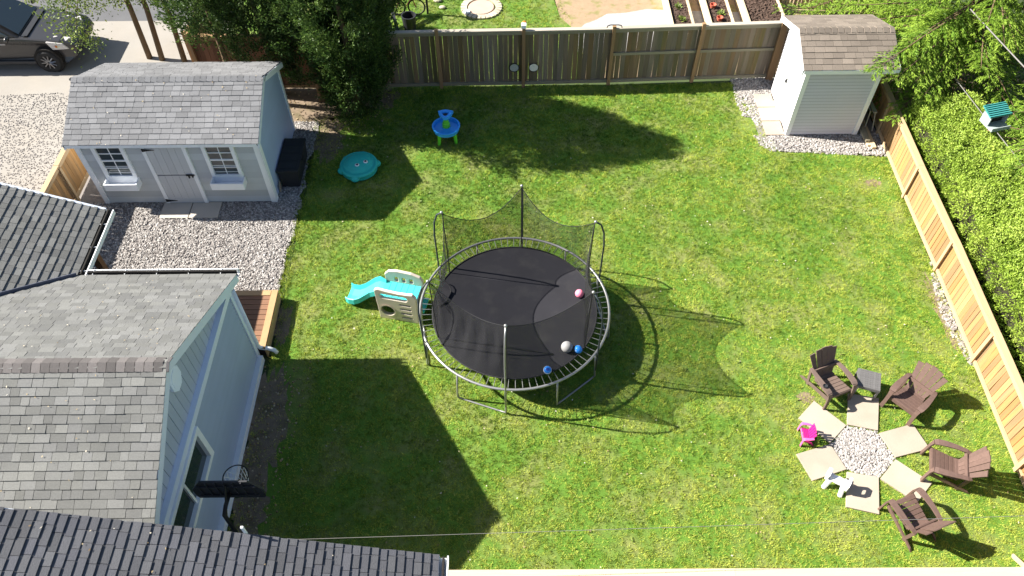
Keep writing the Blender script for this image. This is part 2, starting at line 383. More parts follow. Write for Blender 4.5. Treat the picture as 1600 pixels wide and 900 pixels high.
def leaves(name, P, D, S, L, W, m, parent, tint):
    """rhombic leaf sprays: base P, axis D, side S"""
    n = len(P); D = D / (np.linalg.norm(D, axis=1, keepdims=True) + 1e-9)
    S = S - D * (S * D).sum(1, keepdims=True); S = S / (np.linalg.norm(S, axis=1, keepdims=True) + 1e-9)
    L = np.broadcast_to(np.asarray(L), (n,))[:, None]; W = np.broadcast_to(np.asarray(W), (n,))[:, None]
    m1 = P + D * L * .45
    V = np.stack([P, m1 + S * W * .5, P + D * L, m1 - S * W * .5], 1).reshape(-1, 3)
    F = np.arange(4 * n).reshape(n, 4)
    return fast(name, V, F, m, parent, np.repeat(tint, 4))
def stones(name, P, size, m, parent=None, tint=None, kind='stuff', flat=.7):
    n = len(P); r = RNG
    base = np.array([(x, y, z) for z in (-1, 1) for y in (-1, 1) for x in (-1, 1)], float) * .5
    base[4:, :2] *= .62
    V = base[None] * (1 + r.normal(0, .22, (n, 8, 3))) * (size * r.uniform(.6, 1.35, n))[:, None, None]
    V[:, :, 2] *= flat
    a = r.uniform(0, 2 * np.pi, n); b = r.normal(0, .45, n)
    x, y, z = V[..., 0].copy(), V[..., 1].copy(), V[..., 2].copy()
    cb, sb = np.cos(b)[:, None], np.sin(b)[:, None]; y, z = y * cb - z * sb, y * sb + z * cb
    ca, sa = np.cos(a)[:, None], np.sin(a)[:, None]; x, y = x * ca - y * sa, x * sa + y * ca
    V = np.stack([x, y, z], -1) + P[:, None, :]
    f = np.array([(0, 2, 3, 1), (4, 5, 7, 6), (0, 1, 5, 4), (2, 6, 7, 3), (0, 4, 6, 2), (1, 3, 7, 5)])
    F = (f[None] + 8 * np.arange(n)[:, None, None]).reshape(-1, 4)
    t = r.random(n) if tint is None else tint
    return tag(fast(name, V.reshape(-1, 3), F, m, parent, np.repeat(t, 8)), kind=kind)

# ------------------------------------------------------------------ roofs of separate shingles
WEDGE = {}
def wedge_mesh(m):
    if m.name not in WEDGE:
        me = bpy.data.meshes.new('shingle')
        v = [(-.5, 0, 0), (.5, 0, 0), (-.5, 1, 0), (.5, 1, 0), (-.5, 0, 1), (.5, 0, 1), (-.5, 1, .15), (.5, 1, .15)]
        me.from_pydata(v, [], [(0, 2, 3, 1), (4, 5, 7, 6), (0, 1, 5, 4), (2, 6, 7, 3), (0, 4, 6, 2), (1, 3, 7, 5)])
        me.materials.append(m); WEDGE[m.name] = me
    return WEDGE[m.name]
WV0 = np.array([(-.5, 0, 0), (.5, 0, 0), (-.5, 1, 0), (.5, 1, 0), (-.5, 0, 1), (.5, 0, 1), (-.5, 1, .15), (.5, 1, .15)])
WF0 = np.array([(0, 2, 3, 1), (4, 5, 7, 6), (0, 1, 5, 4), (2, 6, 7, 3), (0, 4, 6, 2), (1, 3, 7, 5)])
def shingles(parent, O, u, v, L, H, expo, wr, m, thick=0.013, limit=300, keep=None, lift=0.004, key=None):
    O = Vector(O); u = Vector(u).normalized(); v = Vector(v).normalized(); n = u.cross(v)
    if n.z < 0: n = -n
    out = []; rows = int(math.ceil(H / expo - 1e-6)); rg = random.Random(int(L * 100) + rows)
    for r in range(rows):
        y = r * expo; ln = min(expo * 1.12, H - y); x = -rg.uniform(0, wr[1])
        while x < L:
            w = rg.uniform(*wr); a = max(x, 0); b = min(x + w, L); x += w
            if b - a < .02: continue
            c = O + u * ((a + b) / 2) + v * (y + rg.uniform(-.004, .004)) + n * lift
            if keep and not keep(c + v * ln * .5): continue
            t = thick * rg.uniform(.75, 1.25)
            W = Matrix(((u.x * (b - a - .006), v.x * ln, n.x * t, c.x), (u.y * (b - a - .006), v.y * ln, n.y * t, c.y),
                        (u.z * (b - a - .006), v.z * ln, n.z * t, c.z), (0, 0, 0, 1)))
            out.append(W)
    camp = CAM.matrix_world.translation
    out.sort(key=key or (lambda W: (W.translation - camp).length))
    me = wedge_mesh(m)
    for W in out[:limit]: addobj('shingle', me, m, parent, W)
    rest = out[limit:]
    if rest:
        A = np.array([np.array(W) for W in rest]); V = np.einsum('nij,vj->nvi', A[:, :3, :3], WV0) + A[:, None, :3, 3]
        F = (WF0[None] + 8 * np.arange(len(rest))[:, None, None]).reshape(-1, 4)
        tag(fast('shingles', V.reshape(-1, 3), F, m, parent), kind='stuff')
def ridge_caps(parent, x0, x1, y, z, m, sl, step=0.145, w=0.15):
    """folded cap shingles along a ridge parallel to x"""
    x = x0
    mb = MB(); ang = math.atan(sl); cy, sz = w * math.cos(ang), w * math.sin(ang)
    t = .028
    mb.add([(-.5, -cy, -sz), (.5, -cy, -sz), (-.5, 0, 0), (.5, 0, 0), (-.5, cy, -sz), (.5, cy, -sz),
            (-.5, -cy, -sz + t), (.5, -cy, -sz + t * .5), (-.5, 0, t), (.5, 0, t * .5), (-.5, cy, -sz + t), (.5, cy, -sz + t * .5)],
           [(6, 7, 9, 8), (8, 9, 11, 10), (0, 6, 8, 2), (2, 8, 10, 4), (1, 3, 9, 7), (3, 5, 11, 9), (0, 1, 7, 6), (4, 10, 11, 5)])
    me = bpy.data.meshes.new('ridge_cap'); me.from_pydata(mb.v, [], mb.f); me.materials.append(m)
    while x < x1 - .02:
        s = min(step, x1 - x) - .016
        addobj('ridge_cap', me, m, parent, Matrix.Translation((x + step / 2, y, z + random.uniform(.008, .014))) @ Matrix.Rotation(random.uniform(-.02, .02), 4, 'Z') @ Matrix.Diagonal((s, 1, 1, 1)))
        x += step

# ------------------------------------------------------------------ the ground
sheet('ground', [(-120, -60), (120, -60), (120, 200), (-120, 200)], -0.03, m_ground)
LAWN = [(-5.25, 17.3), (-5.2, 9.4), (-5.38, -8.0), (9.72, -8.0), (9.74, 6.6), (9.84, 9.2), (9.86, 11.65), (9.92, 14.0), (9.98, 15.55), (8.2, 15.75),
        (7.2, 15.78), (6.92, 16.4), (6.90, 17.8), (6.45, 18.1), (6.45, 18.75), (-3.4, 18.75), (-4.2, 17.6)]
sheet('lawn', LAWN, 0.0, m_turf)
sheet('driveway', [(-60, 12.3), (-11.0, 12.3), (-11.0, 14.0), (-10.9, 18.9), (-8.8, 18.9), (-8.8, 22.2), (-60, 22.2)], 0.0, m_drive)
sheet('road', [(-60, 22.2), (-8.8, 22.2), (-8.8, 40), (-60, 40)], 0.0, m_asphalt)
sheet('soil', [(-10.9, 16.9), (-5.25, 17.1), (-4.2, 17.6), (-3.4, 18.75), (-3.4, 19.0), (-10.9, 19.0)], 0.0, m_dirt)
NLAWN = [(-8.6, 19.05), (2.2, 19.05), (2.2, 21.2), (1.6, 22.2), (1.0, 26), (-8.6, 26)]
sheet('neighbour_lawn', NLAWN, 0.0, m_turf)
sheet('garden_soil', [(2.2, 19.05), (12, 19.25), (12, 27), (1.0, 27), (1.6, 22.2), (2.2, 21.2)], 0.0, m_tan)
pad = [(2.05, 20.2), (2.1, 21.4), (2.35, 21.8), (2.7, 22.0), (3.1, 22.35), (3.7, 22.4), (4.4, 22.6), (5.2, 22.5), (8.6, 22.3), (9.2, 20.2)]
sheet('gravel_pad', pad, 0.005, m_pad)
GRAV = [(-11.0, 9.3), (-5.2, 9.3), (-5.2, 17.2), (-11.0, 17.3)]
sheet('gravel_bed', [(-11.0, 9.3), (-5.45, 9.3), (-5.42, 17.2), (-11.0, 17.3)], 0.004, m_gbed)
SGRAV = [(6.42, 18.95), (6.38, 17.9), (6.52, 16.7), (6.68, 16.1), (6.9, 15.85), (8.4, 15.7), (9.95, 15.6), (9.95, 19), (7.4, 19)]
sheet('shed_gravel_bed', [(6.6, 18.95), (6.75, 16.3), (7.0, 16.0), (9.95, 15.85), (9.95, 19), (7.4, 19)], 0.004, m_gbed)
sheet('hedge_soil', [(10.0, 3), (30, 3), (30, 19.2), (10.0, 19.2)], -0.008, m_dirt)

def scatter(poly, dens, seed=1):
    r = np.random.default_rng(seed); p = np.array(poly); lo, hi = p.min(0), p.max(0)
    n = int((hi - lo).prod() * dens); P = r.uniform(lo, hi, (n, 2)); return P[inpoly(P, poly)]
SLABS = [[(6.94, 8.37), (7.54, 8.25), (7.30, 7.51), (6.72, 7.65)], [(7.30, 7.45), (8.04, 7.65), (8.20, 7.1), (7.47, 6.92)],
         [(7.46, 6.88), (8.0, 6.38), (7.59, 5.99), (7.04, 6.48)], [(6.44, 6.63), (7.02, 6.51), (6.81, 5.77), (6.23, 5.92)],
         [(6.27, 7.22), (6.45, 6.68), (5.73, 6.45), (5.55, 7.01)], [(6.19, 8.2), (6.70, 7.63), (6.28, 7.25), (5.78, 7.81)]]
HEXA = [(7.28, 7.49), (6.72, 7.63), (6.29, 7.24), (6.46, 6.68), (7.03, 6.50), (7.46, 6.90)]

# stones of the gravel: nobody could count them
P = scatter(GRAV, 1080, 3)
P = P[~((P[:, 0] < -5.95) & (P[:, 1] > 14.12)) & ~((P[:, 1] < 10.95) & (P[:, 0] > -7.5) & (P[:, 0] < -5.3)) & ~((P[:, 1] < 9.6) & (P[:, 0] < -5.4))
      & ~((P[:, 0] > -8.75) & (P[:, 0] < -7.28) & (P[:, 1] > 13.55))]
P = P[(P[:, 0] < -5.24 - .16 * vnoise(P, 3, 8))]
stones('gravel', np.c_[P, np.full(len(P), .013)], .040, m_gravel)
P = scatter([(-17.5, 12.6), (-11.1, 12.6), (-11.05, 17.3), (-11.6, 18.2), (-13, 18.6), (-15, 18.5), (-17.5, 18.7)], 330, 13)
stones('driveway_gravel', np.c_[P, np.full(len(P), .006)], .026, m_gravel, tint=RNG.uniform(.25, .75, len(P)))
P = scatter(SGRAV, 900, 4)
P = P[~((P[:, 0] > 7.5) & (P[:, 1] > 16.5)) & ~((P[:, 0] > 6.92) & (P[:, 0] < 7.46) & (P[:, 1] > 16.45) & (P[:, 1] < 18.2))]
k = (P[:, 1] > 16.4) & (P[:, 1] < 17.8) & (P[:, 0] < 6.95) & (vnoise(P, 3.5, 2) < .5); P = P[~k]
stones('gravel', np.c_[P, np.full(len(P), .012)], .043, m_gravel)
P = scatter([(9.70, 9.2), (9.56, 10.3), (9.70, 11.3), (9.86, 12.0), (9.86, 8.8)], 560, 5)
stones('gravel', np.c_[P, np.full(len(P), .012)], .055, m_gravel, tint=RNG.uniform(.1, .8, len(P)))

def patch(x, y, rx, ry, seed):
    rg = random.Random(seed); n = 46; pts = []
    for k in range(n): a = 2 * math.pi * k / n; q = rg.uniform(.62, 1.08); pts.append((x + rx * q * math.cos(a), y + ry * q * math.sin(a)))
    return sheet('soil', pts, .002 + .0003 * seed, m_dirt)
for k, q in enumerate([(-5.0, 7.7, .44, 1.6), (-5.0, 6.0, .38, .9), (-4.95, 16.5, .45, 1.0), (9.3, 14.6, .25, .14), (-5.1, 10.3, .22, .6), (-3.7, 18.2, .6, .5), (6.05, 8.3, .2, .15), (9.65, 10.4, .2, 1.3)]): patch(*q, k)
# grass blades
def grass(name, poly, dens, seed, dirt=(), cut=None, hmul=1.0, edge=0.0):
    r = np.random.default_rng(seed)
    C = scatter(poly, dens / 9.0, seed)                                   # tufts
    P = np.repeat(C, 9, 0) + r.normal(0, .022, (len(C) * 9, 2)); ct = np.repeat(r.random(len(C)), 9); ch = np.repeat(r.uniform(.6, 1.35, len(C)), 9)
    ca = np.repeat(r.uniform(0, 2 * np.pi, len(C)), 9)
    n1 = vnoise(P, .55, 21); n2 = vnoise(P, 1.7, 22); n3 = vnoise(P, 4.5, 23); n4 = vnoise(P, 11., 24)
    keep = np.ones(len(P), bool); dry = np.zeros(len(P))
    for (x, y, rx, ry, s) in dirt:
        d = ((P[:, 0] - x) / rx) ** 2 + ((P[:, 1] - y) / ry) ** 2 + (n2 - .5) * 1.1 + (n4 - .5) * .7
        k = np.clip(1.25 - d, 0, 1) * s; keep &= r.random(len(P)) > k; dry = np.maximum(dry, k)
    keep &= r.random(len(P)) > np.clip((n2 * .55 + n3 * .45 - .66) * 3, 0, .5)
    for q in SLABS + [HEXA]:
        if seed == 1:
            qa = np.array(q); qa = qa.mean(0) + (qa - qa.mean(0)) * .955; keep &= ~inpoly(P, [tuple(v) for v in qa])
    if cut is not None: keep &= cut(P)
    P, ct, ch, ca, n1, n2, n3, n4, dry = [a[keep] for a in (P, ct, ch, ca, n1, n2, n3, n4, dry)]
    n = len(P); h = r.uniform(.022, .045, n) * ch * hmul * (.75 + .6 * n3); w = r.uniform(.007, .012, n)
    if seed == 1: h *= 1 + 1.1 * np.exp(-np.abs(P[:, 0] - 9.76) / .10) + .9 * np.exp(-np.abs(P[:, 1] - 18.6) / .12) + .7 * np.exp(-np.abs(P[:, 0] + 5.2) / .12)
    a = r.uniform(0, 2 * np.pi, n); la = ca + r.normal(0, .9, n); ln = np.abs(r.normal(.55, .35, n)) * h
    t = np.clip(.49 + .24 * (n1 - .5) + .20 * (n2 - .5) + .28 * (n3 - .5) + .46 * (ct - .5) + .25 * (n4 - .5) + .3 * dry + .020 * np.clip(10.5 - P[:, 1], -6, 5), 0, .78)
    straw = r.random(n) < .02 + .10 * np.clip(n2 + n3 - .95, 0, 1); t[straw] = r.uniform(.8, 1, straw.sum())
    B = np.c_[P, np.zeros(n)]; dx = np.c_[np.cos(a), np.sin(a), np.zeros(n)] * (w / 2)[:, None]
    T = B + np.c_[np.cos(la) * ln, np.sin(la) * ln, h]
    V = np.stack([B - dx, B + dx, T], 1).reshape(-1, 3); F = np.arange(3 * n).reshape(n, 3)
    tt = np.stack([t * .80, t * .80, t], 1).ravel()  # roots tinted darker, self-shading of the blades put into the colour
    return tag(fast(name, V, F, m_grass, None, tt), kind='stuff')
DIRT = [(-4.95, 7.8, .70, 1.9, .9), (-4.9, 6.0, .6, 1.2, .85), (-2.68, 7.04, .75, .4, .55), (-2.44, 15.87, .3, .5, .8), (-4.6, 14.34, .35, .5, .7),
        (-4.9, 16.4, .6, 1.2, .8), (-3.9, 17.9, 1.0, .7, .9), (9.35, 14.6, .5, .35, .7), (.83, 6.6, .3, .25, .5), (6.07, 8.32, .3, .25, .6), (-5.1, 10.4, .35, .8, .7),
        (7.9, 5.9, .4, .3, .5), (9.5, 13.5, .3, 1.2, .4), (9.7, 6.5, .25, 2, .4), (1.8, 5.3, .6, .3, .5), (0.2, 18.5, 4, .22, .5), (9.0, 15.6, 1, .25, .6), (6.65, 17.1, .4, .9, .55), (9.72, 10.4, .25, 1.2, .8), (4.6, 9.3, .5, .4, .3)]
grass('grass', [(-5.42, 17.3), (-5.36, 13.4), (-5.40, 11.0), (-5.2, 10.9), (-5.2, 9.4), (-5.36, 4.2), (9.76, 4.2)] + LAWN[4:], 4400, 1, DIRT)
grass('neighbour_grass', [(-5.2, 19.1), (2.6, 19.1), (2.3, 21.2), (1.9, 22.2), (1.4, 24.5), (-5.2, 24.5)], 2200, 2, [(2.2, 21.5, .8, 1.2, .9), (1.7, 23, .7, 1, .7)], cut=lambda P: (np.hypot(P[:, 0] + .9, P[:, 1] - 22.75) > .72), hmul=1.3)
weeds = np.c_[RNG.uniform(-4.5, 9.5, 420), RNG.uniform(5, 18, 420)]
# broad-leaved weeds and clover tufts in the lawn
n = len(weeds) * 6; Pw = np.repeat(weeds, 6, 0) + RNG.normal(0, .02, (n, 2)); aw = RNG.uniform(0, 6.28, n)
kk = inpoly(Pw, LAWN)
for q in SLABS + [HEXA]: kk &= ~inpoly(Pw, q)
Pw, aw = Pw[kk], aw[kk]; n = len(Pw)
tag(leaves('lawn_weeds', np.c_[Pw, np.full(n, .03)], np.c_[np.cos(aw), np.sin(aw), RNG.uniform(.1, .7, n)], np.c_[-np.sin(aw), np.cos(aw), np.zeros(n)],
           RNG.uniform(.03, .07, n), RNG.uniform(.015, .03, n), m_leaf, None, RNG.uniform(.3, 1, n)), kind='stuff')

# fallen leaves and petals lying on the lawn, crumbs of soil on the bare ground
n = 520; Pl = np.c_[RNG.uniform(-5, 9.6, n), RNG.uniform(4.6, 18.5, n)]; Pl = Pl[inpoly(Pl, LAWN)]; n = len(Pl); a = RNG.uniform(0, 6.28, n)
m_litter = mat('leaf_litter', None, rough=.8, noise=.1, tint=[(0, (.16, .10, .05)), (.5, (.38, .29, .16)), (1, (.62, .58, .50))])
tag(leaves('fallen_leaves', np.c_[Pl, np.full(n, .035)], np.c_[np.cos(a), np.sin(a), RNG.normal(0, .2, n)], np.c_[-np.sin(a), np.cos(a), RNG.normal(0, .2, n)], RNG.uniform(.02, .055, n), RNG.uniform(.015, .035, n), m_litter, None, RNG.random(n)), kind='stuff')
P = np.concatenate([scatter([(-5.38, 4.6), (-4.5, 4.6), (-4.3, 9.2), (-5.3, 9.2)], 70, 71), scatter([(-5.4, 15.4), (-3.4, 17.0), (-3.2, 18.6), (-9, 18.6), (-9, 17.2), (-5.4, 17.2)], 40, 72)])
stones('soil_crumbs', np.c_[P, np.full(len(P), .01)], .032, m_litter, tint=RNG.uniform(0, .7, len(P)))

# ------------------------------------------------------------------ house with the gable
house = thing('house', (-8, 6.7, 0), 'low house with light blue gable end wall, octagonal vent and grey shingle roof', 'house')
sl = .51; RY, RZ, EZ, XR = 6.68, 4.0, 2.45, -5.35
EYF, EYN = RY + (RZ - EZ) / sl, RY - (RZ - EZ) / sl
swg = .42; GX = -8.42
rf = MB()
rf.prism([(EYN, EZ - .10), (EYN, EZ), (RY, RZ), (EYF, EZ), (EYF, EZ - .10), (RY, RZ - .11)], 'x', -15, XR)
rf.hexa([(-13, EYF - 1.5, EZ + .42 * 4.58 - .1), (GX, EYF - 1.5, EZ - .1), (-13, 11.5, EZ + .42 * 4.58 - .1), (GX, 11.5, EZ - .1),
         (-13, EYF - 1.5, EZ + .42 * 4.58 - .006), (GX, EYF - 1.5, EZ - .006), (-13, 11.5, EZ + .42 * 4.58 - .006), (GX, 11.5, EZ - .006)])
roof = rf.build('roof', m_under, house)
c1 = 1 / math.hypot(1, sl)
zmain = lambda y: EZ + sl * (EYF - y); zwing = lambda x: EZ + swg * (GX - x)
shingles(roof, (-10.6, EYN, EZ), (1, 0, 0), (0, c1, sl * c1), 5.275, (RY - EYN) / c1, .139, (.13, .27), m_shH, thick=.020, limit=300)
shingles(roof, (-5.325, EYF, EZ), (-1, 0, 0), (0, -c1, sl * c1), 5.6, (EYF - RY) / c1, .139, (.13, .27), m_shH, thick=.016, limit=0, keep=lambda p: p.x > GX or zmain(p.y) > zwing(p.x) - .01)
c2_ = 1 / math.hypot(1, swg)
shingles(roof, (GX, 7.4, EZ), (0, 1, 0), (-c2_, 0, swg * c2_), 4.1, 4.2, .15, (.13, .24), m_shH, thick=.018, limit=0, keep=lambda p: p.y > EYF or zwing(p.x) > zmain(p.y) - .01)
ridge_caps(roof, -10.6, XR + .025, RY, RZ, m_capH, sl)
# valley flashing
vb = [(GX + .02, EYF - .02, EZ + .035), (-12.2, EYF - .02 - swg / sl * (-GX - .02 + 12.2 + .04 - .04), EZ + .035 + swg * 3.8)]
piece_v = between('valley_flashing', m_flash, roof, (GX, EYF, EZ + .03), (-12.2, EYF - swg / sl * (12.2 + GX), EZ + .03 + swg * (12.2 + GX)), .10, .02, side=(.5, .5, 0))
# rake boards and soffit of the gable end
for s in (1, -1):
    ey = EYF if s > 0 else EYN
    b = MB(); x0, x1 = XR - .03, XR + .012
    b.hexa([(x0, RY, RZ - .20), (x1, RY, RZ - .20), (x0, ey, EZ - .20), (x1, ey, EZ - .20), (x0, RY, RZ - .008), (x1, RY, RZ - .008), (x0, ey, EZ - .008), (x1, ey, EZ - .008)])
    b.build('rake_board', m_trimH, roof)
XW = -5.46
walls = MB()
walls.box((-8.6, (EYF + EYN) / 2, 1.2), (6.2, 5.3, 2.4)); walls.box((-12, 9.5, 1.2), (4.4, 3.6, 2.4))
wall = walls.build('wall', m_wallH, house)
for k in range(22):                                                            # lapped siding of the lower wall
    z = .2 + k * .1
    MB().hexa([(XW - .02, 4.05, z), (XW + .028, 4.05, z), (XW - .02, 9.32, z), (XW + .028, 9.32, z), (XW - .02, 4.05, z + .1), (XW + .004, 4.05, z + .086), (XW - .02, 9.32, z + .1), (XW + .004, 9.32, z + .086)]).build('siding_board', m_wallH, wall)
piece('lap_shade_sheet', mat('blue_shadow_gap', (0.10, 0.12, 0.16), noise=0), wall, (XW - .012, 6.68, 1.3), (.012, 5.24, 2.2))  # dark blue sheet in the gaps, shade under the laps painted in
piece('foundation', m_white, wall, (XW + .04, 6.67, .09), (.18, 5.36, .19))
piece('corner_trim', m_trimH, wall, (XW + .012, 9.36, 1.27), (.07, .11, 2.3))
piece('trim_band', m_trimH, wall, (XW + .04, 6.7, 2.47), (.11, 5.6, .15))
y = EYN + .30; z0 = 2.535
while y < EYF - .32:                                                           # upright boards of the gable
    y1 = min(y + .19, EYF - .32); lim = lambda q: (RZ - sl * abs(q - RY)) - .12
    a, b = lim(y), lim(y1)
    if y < RY < y1: a = b = max(a, b)
    x0, x1 = XW - .05, XW + .0
    if max(a, b) > z0 + .02:
        MB().hexa([(x0, y, z0), (x1, y, z0), (x0, y1 - .012, z0), (x1, y1 - .012, z0), (x0, y, max(a, z0 + .01)), (x1, y, max(a, z0 + .01)), (x0, y1 - .012, max(b, z0 + .01)), (x1, y1 - .012, max(b, z0 + .01))]).build('gable_board', m_gabH, wall)
    y += .19
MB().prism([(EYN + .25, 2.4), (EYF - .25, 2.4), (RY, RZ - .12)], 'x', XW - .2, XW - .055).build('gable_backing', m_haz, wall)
vent = MB(); oc = [(6.76 + .21 * math.cos(math.pi / 8 + k * math.pi / 4), 3.42 + .26 * math.sin(math.pi / 8 + k * math.pi / 4)) for k in range(8)]
vent.prism(oc, 'x', XW - .01, XW + .045)
m_vent = mat('vent_paint', (0.82, 0.88, 0.98), rough=.5, noise=.03)
vent = vent.build('vent', m_vent, house)
MB().prism([(6.76 + .15 * math.cos(math.pi / 8 + k * math.pi / 4), 3.42 + .19 * math.sin(math.pi / 8 + k * math.pi / 4)) for k in range(8)], 'x', XW + .03, XW + .052).build('louvre_face', m_vent, vent)
# slider window
wz0, wz1, wy0, wy1 = 1.42, 2.38, 4.62, 6.47
win = MB(); xf = XW + .075
for (cy, cz, sy, sz) in (((wy0 + wy1) / 2, wz1 - .05, wy1 - wy0, .1), ((wy0 + wy1) / 2, wz0 + .05, wy1 - wy0, .1), (wy0 + .06, (wz0 + wz1) / 2, .12, wz1 - wz0 - .2), (wy1 - .06, (wz0 + wz1) / 2, .12, wz1 - wz0 - .2)):
    win.box((xf, cy, cz), (.11, sy, sz))
win.box((xf - .015, 5.5, 1.9), (.05, .05, wz1 - wz0 - .2))
win = win.build('window', m_white, house)
for a, b in ((wy0 + .12, 5.475), (5.525, wy1 - .12)):
    MB().box((xf - .03, (a + b) / 2, 1.9), (.012, b - a, wz1 - wz0 - .2)).build('pane', m_glass, win)
# gutters
def gutter(parent, a, b, out, name='gutter', m=m_white, w=.12, d=.11, step=.62, extra=True):
    a = Vector(a); b = Vector(b); o = Vector(out); L = (b - a).length; t = (b - a) / L
    g = MB(); prof = [(0, 0), (0, -d), (w, -d), (w, 0.0), (w - .02, 0.0), (w - .02, -d + .008), (.008, -d + .008), (.008, 0)]
    V = [];
    for q in (a, b): V += [q + o * p[0] + Vector((0, 0, p[1])) for p in prof]
    n = len(prof); F = [(k, (k + 1) % n, n + (k + 1) % n, n + k) for k in range(n)] + [tuple(range(n)), tuple(range(2 * n - 1, n - 1, -1))]
    g.add(V, F); go = g.build(name, m, parent)
    c = (a + b) / 2 + o * (w / 2 - .006) + Vector((0, 0, -d + .03))
    between('gutter_dirt', m_haz, go, a + o * (w / 2 - .006) + Vector((0, 0, -.030)) + t * .02, b + o * (w / 2 - .006) + Vector((0, 0, -.030)) - t * .02, w - .03, .03)
    k = .12
    while extra and k < L:
        p = a + t * k; between('hanger', m, go, p + o * .0 + Vector((0, 0, -.004)), p + o * (w - .005) + Vector((0, 0, .004)), .028, .006); k += step
    return go
gutter(house, (GX + .17, EYF - .01, EZ + .0), (XR + .02, EYF - .01, EZ + .0), (0, 1, 0), w=.17)
gutter(house, (GX - .01, EYF + .0, EZ + .0), (GX - .01, 11.5, EZ + .0), (1, 0, 0), w=.17)
MB().hexa([(-13, 11.48, EZ + 1.83), (GX, 11.48, EZ - .18), (-13, 11.53, EZ + 1.83), (GX, 11.53, EZ - .18), (-13, 11.48, EZ + 1.945), (GX, 11.48, EZ + .02), (-13, 11.53, EZ + 1.945), (GX, 11.53, EZ + .02)]).build('rake_board', m_trimH, roof)
MB().tube([(-5.40, 9.45, 2.3), (-5.40, 9.45, .42), (-5.37, 9.46, .32), (-5.22, 9.48, .26), (-5.10, 9.47, .2), (-5.06, 9.46, .12)], .045, 10).build('downspout', m_white, house, smooth=True)
piece('porch_post', m_porch, house, (-8.74, 10.85, 1.18), (.14, .14, 2.36))
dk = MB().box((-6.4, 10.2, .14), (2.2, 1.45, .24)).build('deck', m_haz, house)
y = 9.5
while y < 10.84: piece('deck_board', m_deck, dk, (-6.45, y + .066, .30), (2.1, .128, .035)); y += .14
piece('deck_border', m_deckb, dk, (-5.33, 10.22, .318), (.14, 1.58, .04)); piece('deck_border', m_deckb, dk, (-6.45, 10.93, .318), (2.08, .14, .04))
piece('deck_skirt', m_deckb, dk, (-5.275, 10.22, .14), (.025, 1.56, .27)); piece('deck_skirt', m_deckb, dk, (-6.4, 11.02, .14), (2.2, .025, .27))

def litter(parent, O, u, v, L, H, n, seed):
    r = np.random.default_rng(seed); u = np.array(u, float); v = np.array(v, float); nn = np.cross(u, v); nn = nn * np.sign(nn[2])
    a = r.uniform(0, 6.28, n)[:, None]; P = np.array(O) + u * r.uniform(0, L, (n, 1)) + v * r.uniform(0, H, (n, 1)) + nn * .035
    tag(leaves('roof_litter', P, u * np.cos(a) + v * np.sin(a), v * np.cos(a) - u * np.sin(a), r.uniform(.015, .05, n), r.uniform(.008, .03, n), m_litter, parent, r.random(n) ** .7), kind='stuff')
litter(roof, (-9.5, EYN, EZ), (1, 0, 0), (0, c1, sl * c1), 4, 3.3, 70, 81); litter(roof, (-9, EYF, EZ), (1, 0, 0), (0, -c1, sl * c1), 3.5, 3.2, 60, 82)
# ------------------------------------------------------------------ darker roof in the foreground
front = thing('house', (-5, 2.3, 0), 'nearest building with dark charcoal shingle roof and white gutter end', 'house')
FX, FZ, fs, FY = -1.13, 2.5, .341, 4.19
fr = MB(); fr.hexa([(-10, -1, FZ + fs * 8.87 - .12), (FX, -1, FZ - .12), (-10, FY, FZ + fs * 8.87 - .12), (FX, FY, FZ - .12), (-10, -1, FZ + fs * 8.87 - .004), (FX, -1, FZ - .004), (-10, FY, FZ + fs * 8.87 - .004), (FX, FY, FZ - .004)])
froof = fr.build('roof', m_under, front)
c3 = 1 / math.hypot(1, fs)
shingles(froof, (FX, 1.2, FZ), (0, 1, 0), (-c3, 0, fs * c3), FY + .012 - 1.2, 6.9, .130, (.15, .28), m_shB, thick=.020, limit=300, key=lambda W: -W.translation.y)
MB().hexa([(-10, FY - .03, FZ + fs * 8.87 - .2), (FX, FY - .03, FZ - .2), (-10, FY + .004, FZ + fs * 8.87 - .2), (FX, FY + .004, FZ - .2), (-10, FY - .03, FZ + fs * 8.87), (FX, FY - .03, FZ), (-10, FY + .004, FZ + fs * 8.87), (FX, FY + .004, FZ)]).build('rake_board', m_trimH, froof)
litter(froof, (FX, 2.4, FZ), (0, 1, 0), (-c3, 0, fs * c3), 1.7, 6, 60, 83)
fw = MB().box((-5.8, 1.4, 1.1), (8.6, 4.9, 2.2)).build('wall', m_wallH, front)
gutter(front, (FX + .005, 0.5, FZ - .01), (FX + .005, FY + .0, FZ - .01), (1, 0, 0), w=.14, extra=False)
piece('vent_pipe', m_white, froof, (-3.78, 4.215, 3.48), (.035, .03, .26))

# ------------------------------------------------------------------ garden shed
shed = thing('garden_shed', (-8.05, 15.5, 0), 'light grey garden shed with two white windows, door and grey shingle roof', 'shed')
SX0, SX1, SY0, SY1 = -10.22, -5.93, 14.14, 16.9
sR, sE, ss = 2.80, 2.10, .45; SRY = 15.47; sEF, sEB = SRY - (sR - sE) / ss, SRY + (sR - sE) / ss
sb = MB().prism([(sEF, sE - .07), (sEF, sE), (SRY, sR), (sEB, sE), (sEB, sE - .07), (SRY, sR - .08)], 'x', -10.32, -5.84)
sroof = sb.build('roof', m_under, shed)
cs = 1 / math.hypot(1, ss)
shingles(sroof, (-10.33, sEF - .01, sE), (1, 0, 0), (0, cs, ss * cs), 4.52, (SRY - sEF) / cs, .136, (.19, .27), m_shS, thick=.016, limit=290)
shingles(sroof, (-10.33, sEB, sE), (1, 0, 0), (0, -cs, ss * cs), 4.50, (sEB - SRY) / cs, .136, (.19, .27), m_shS, limit=0)
litter(sroof, (-10.3, sEF, sE), (1, 0, 0), (0, cs, ss * cs), 4.4, 1.7, 40, 84)
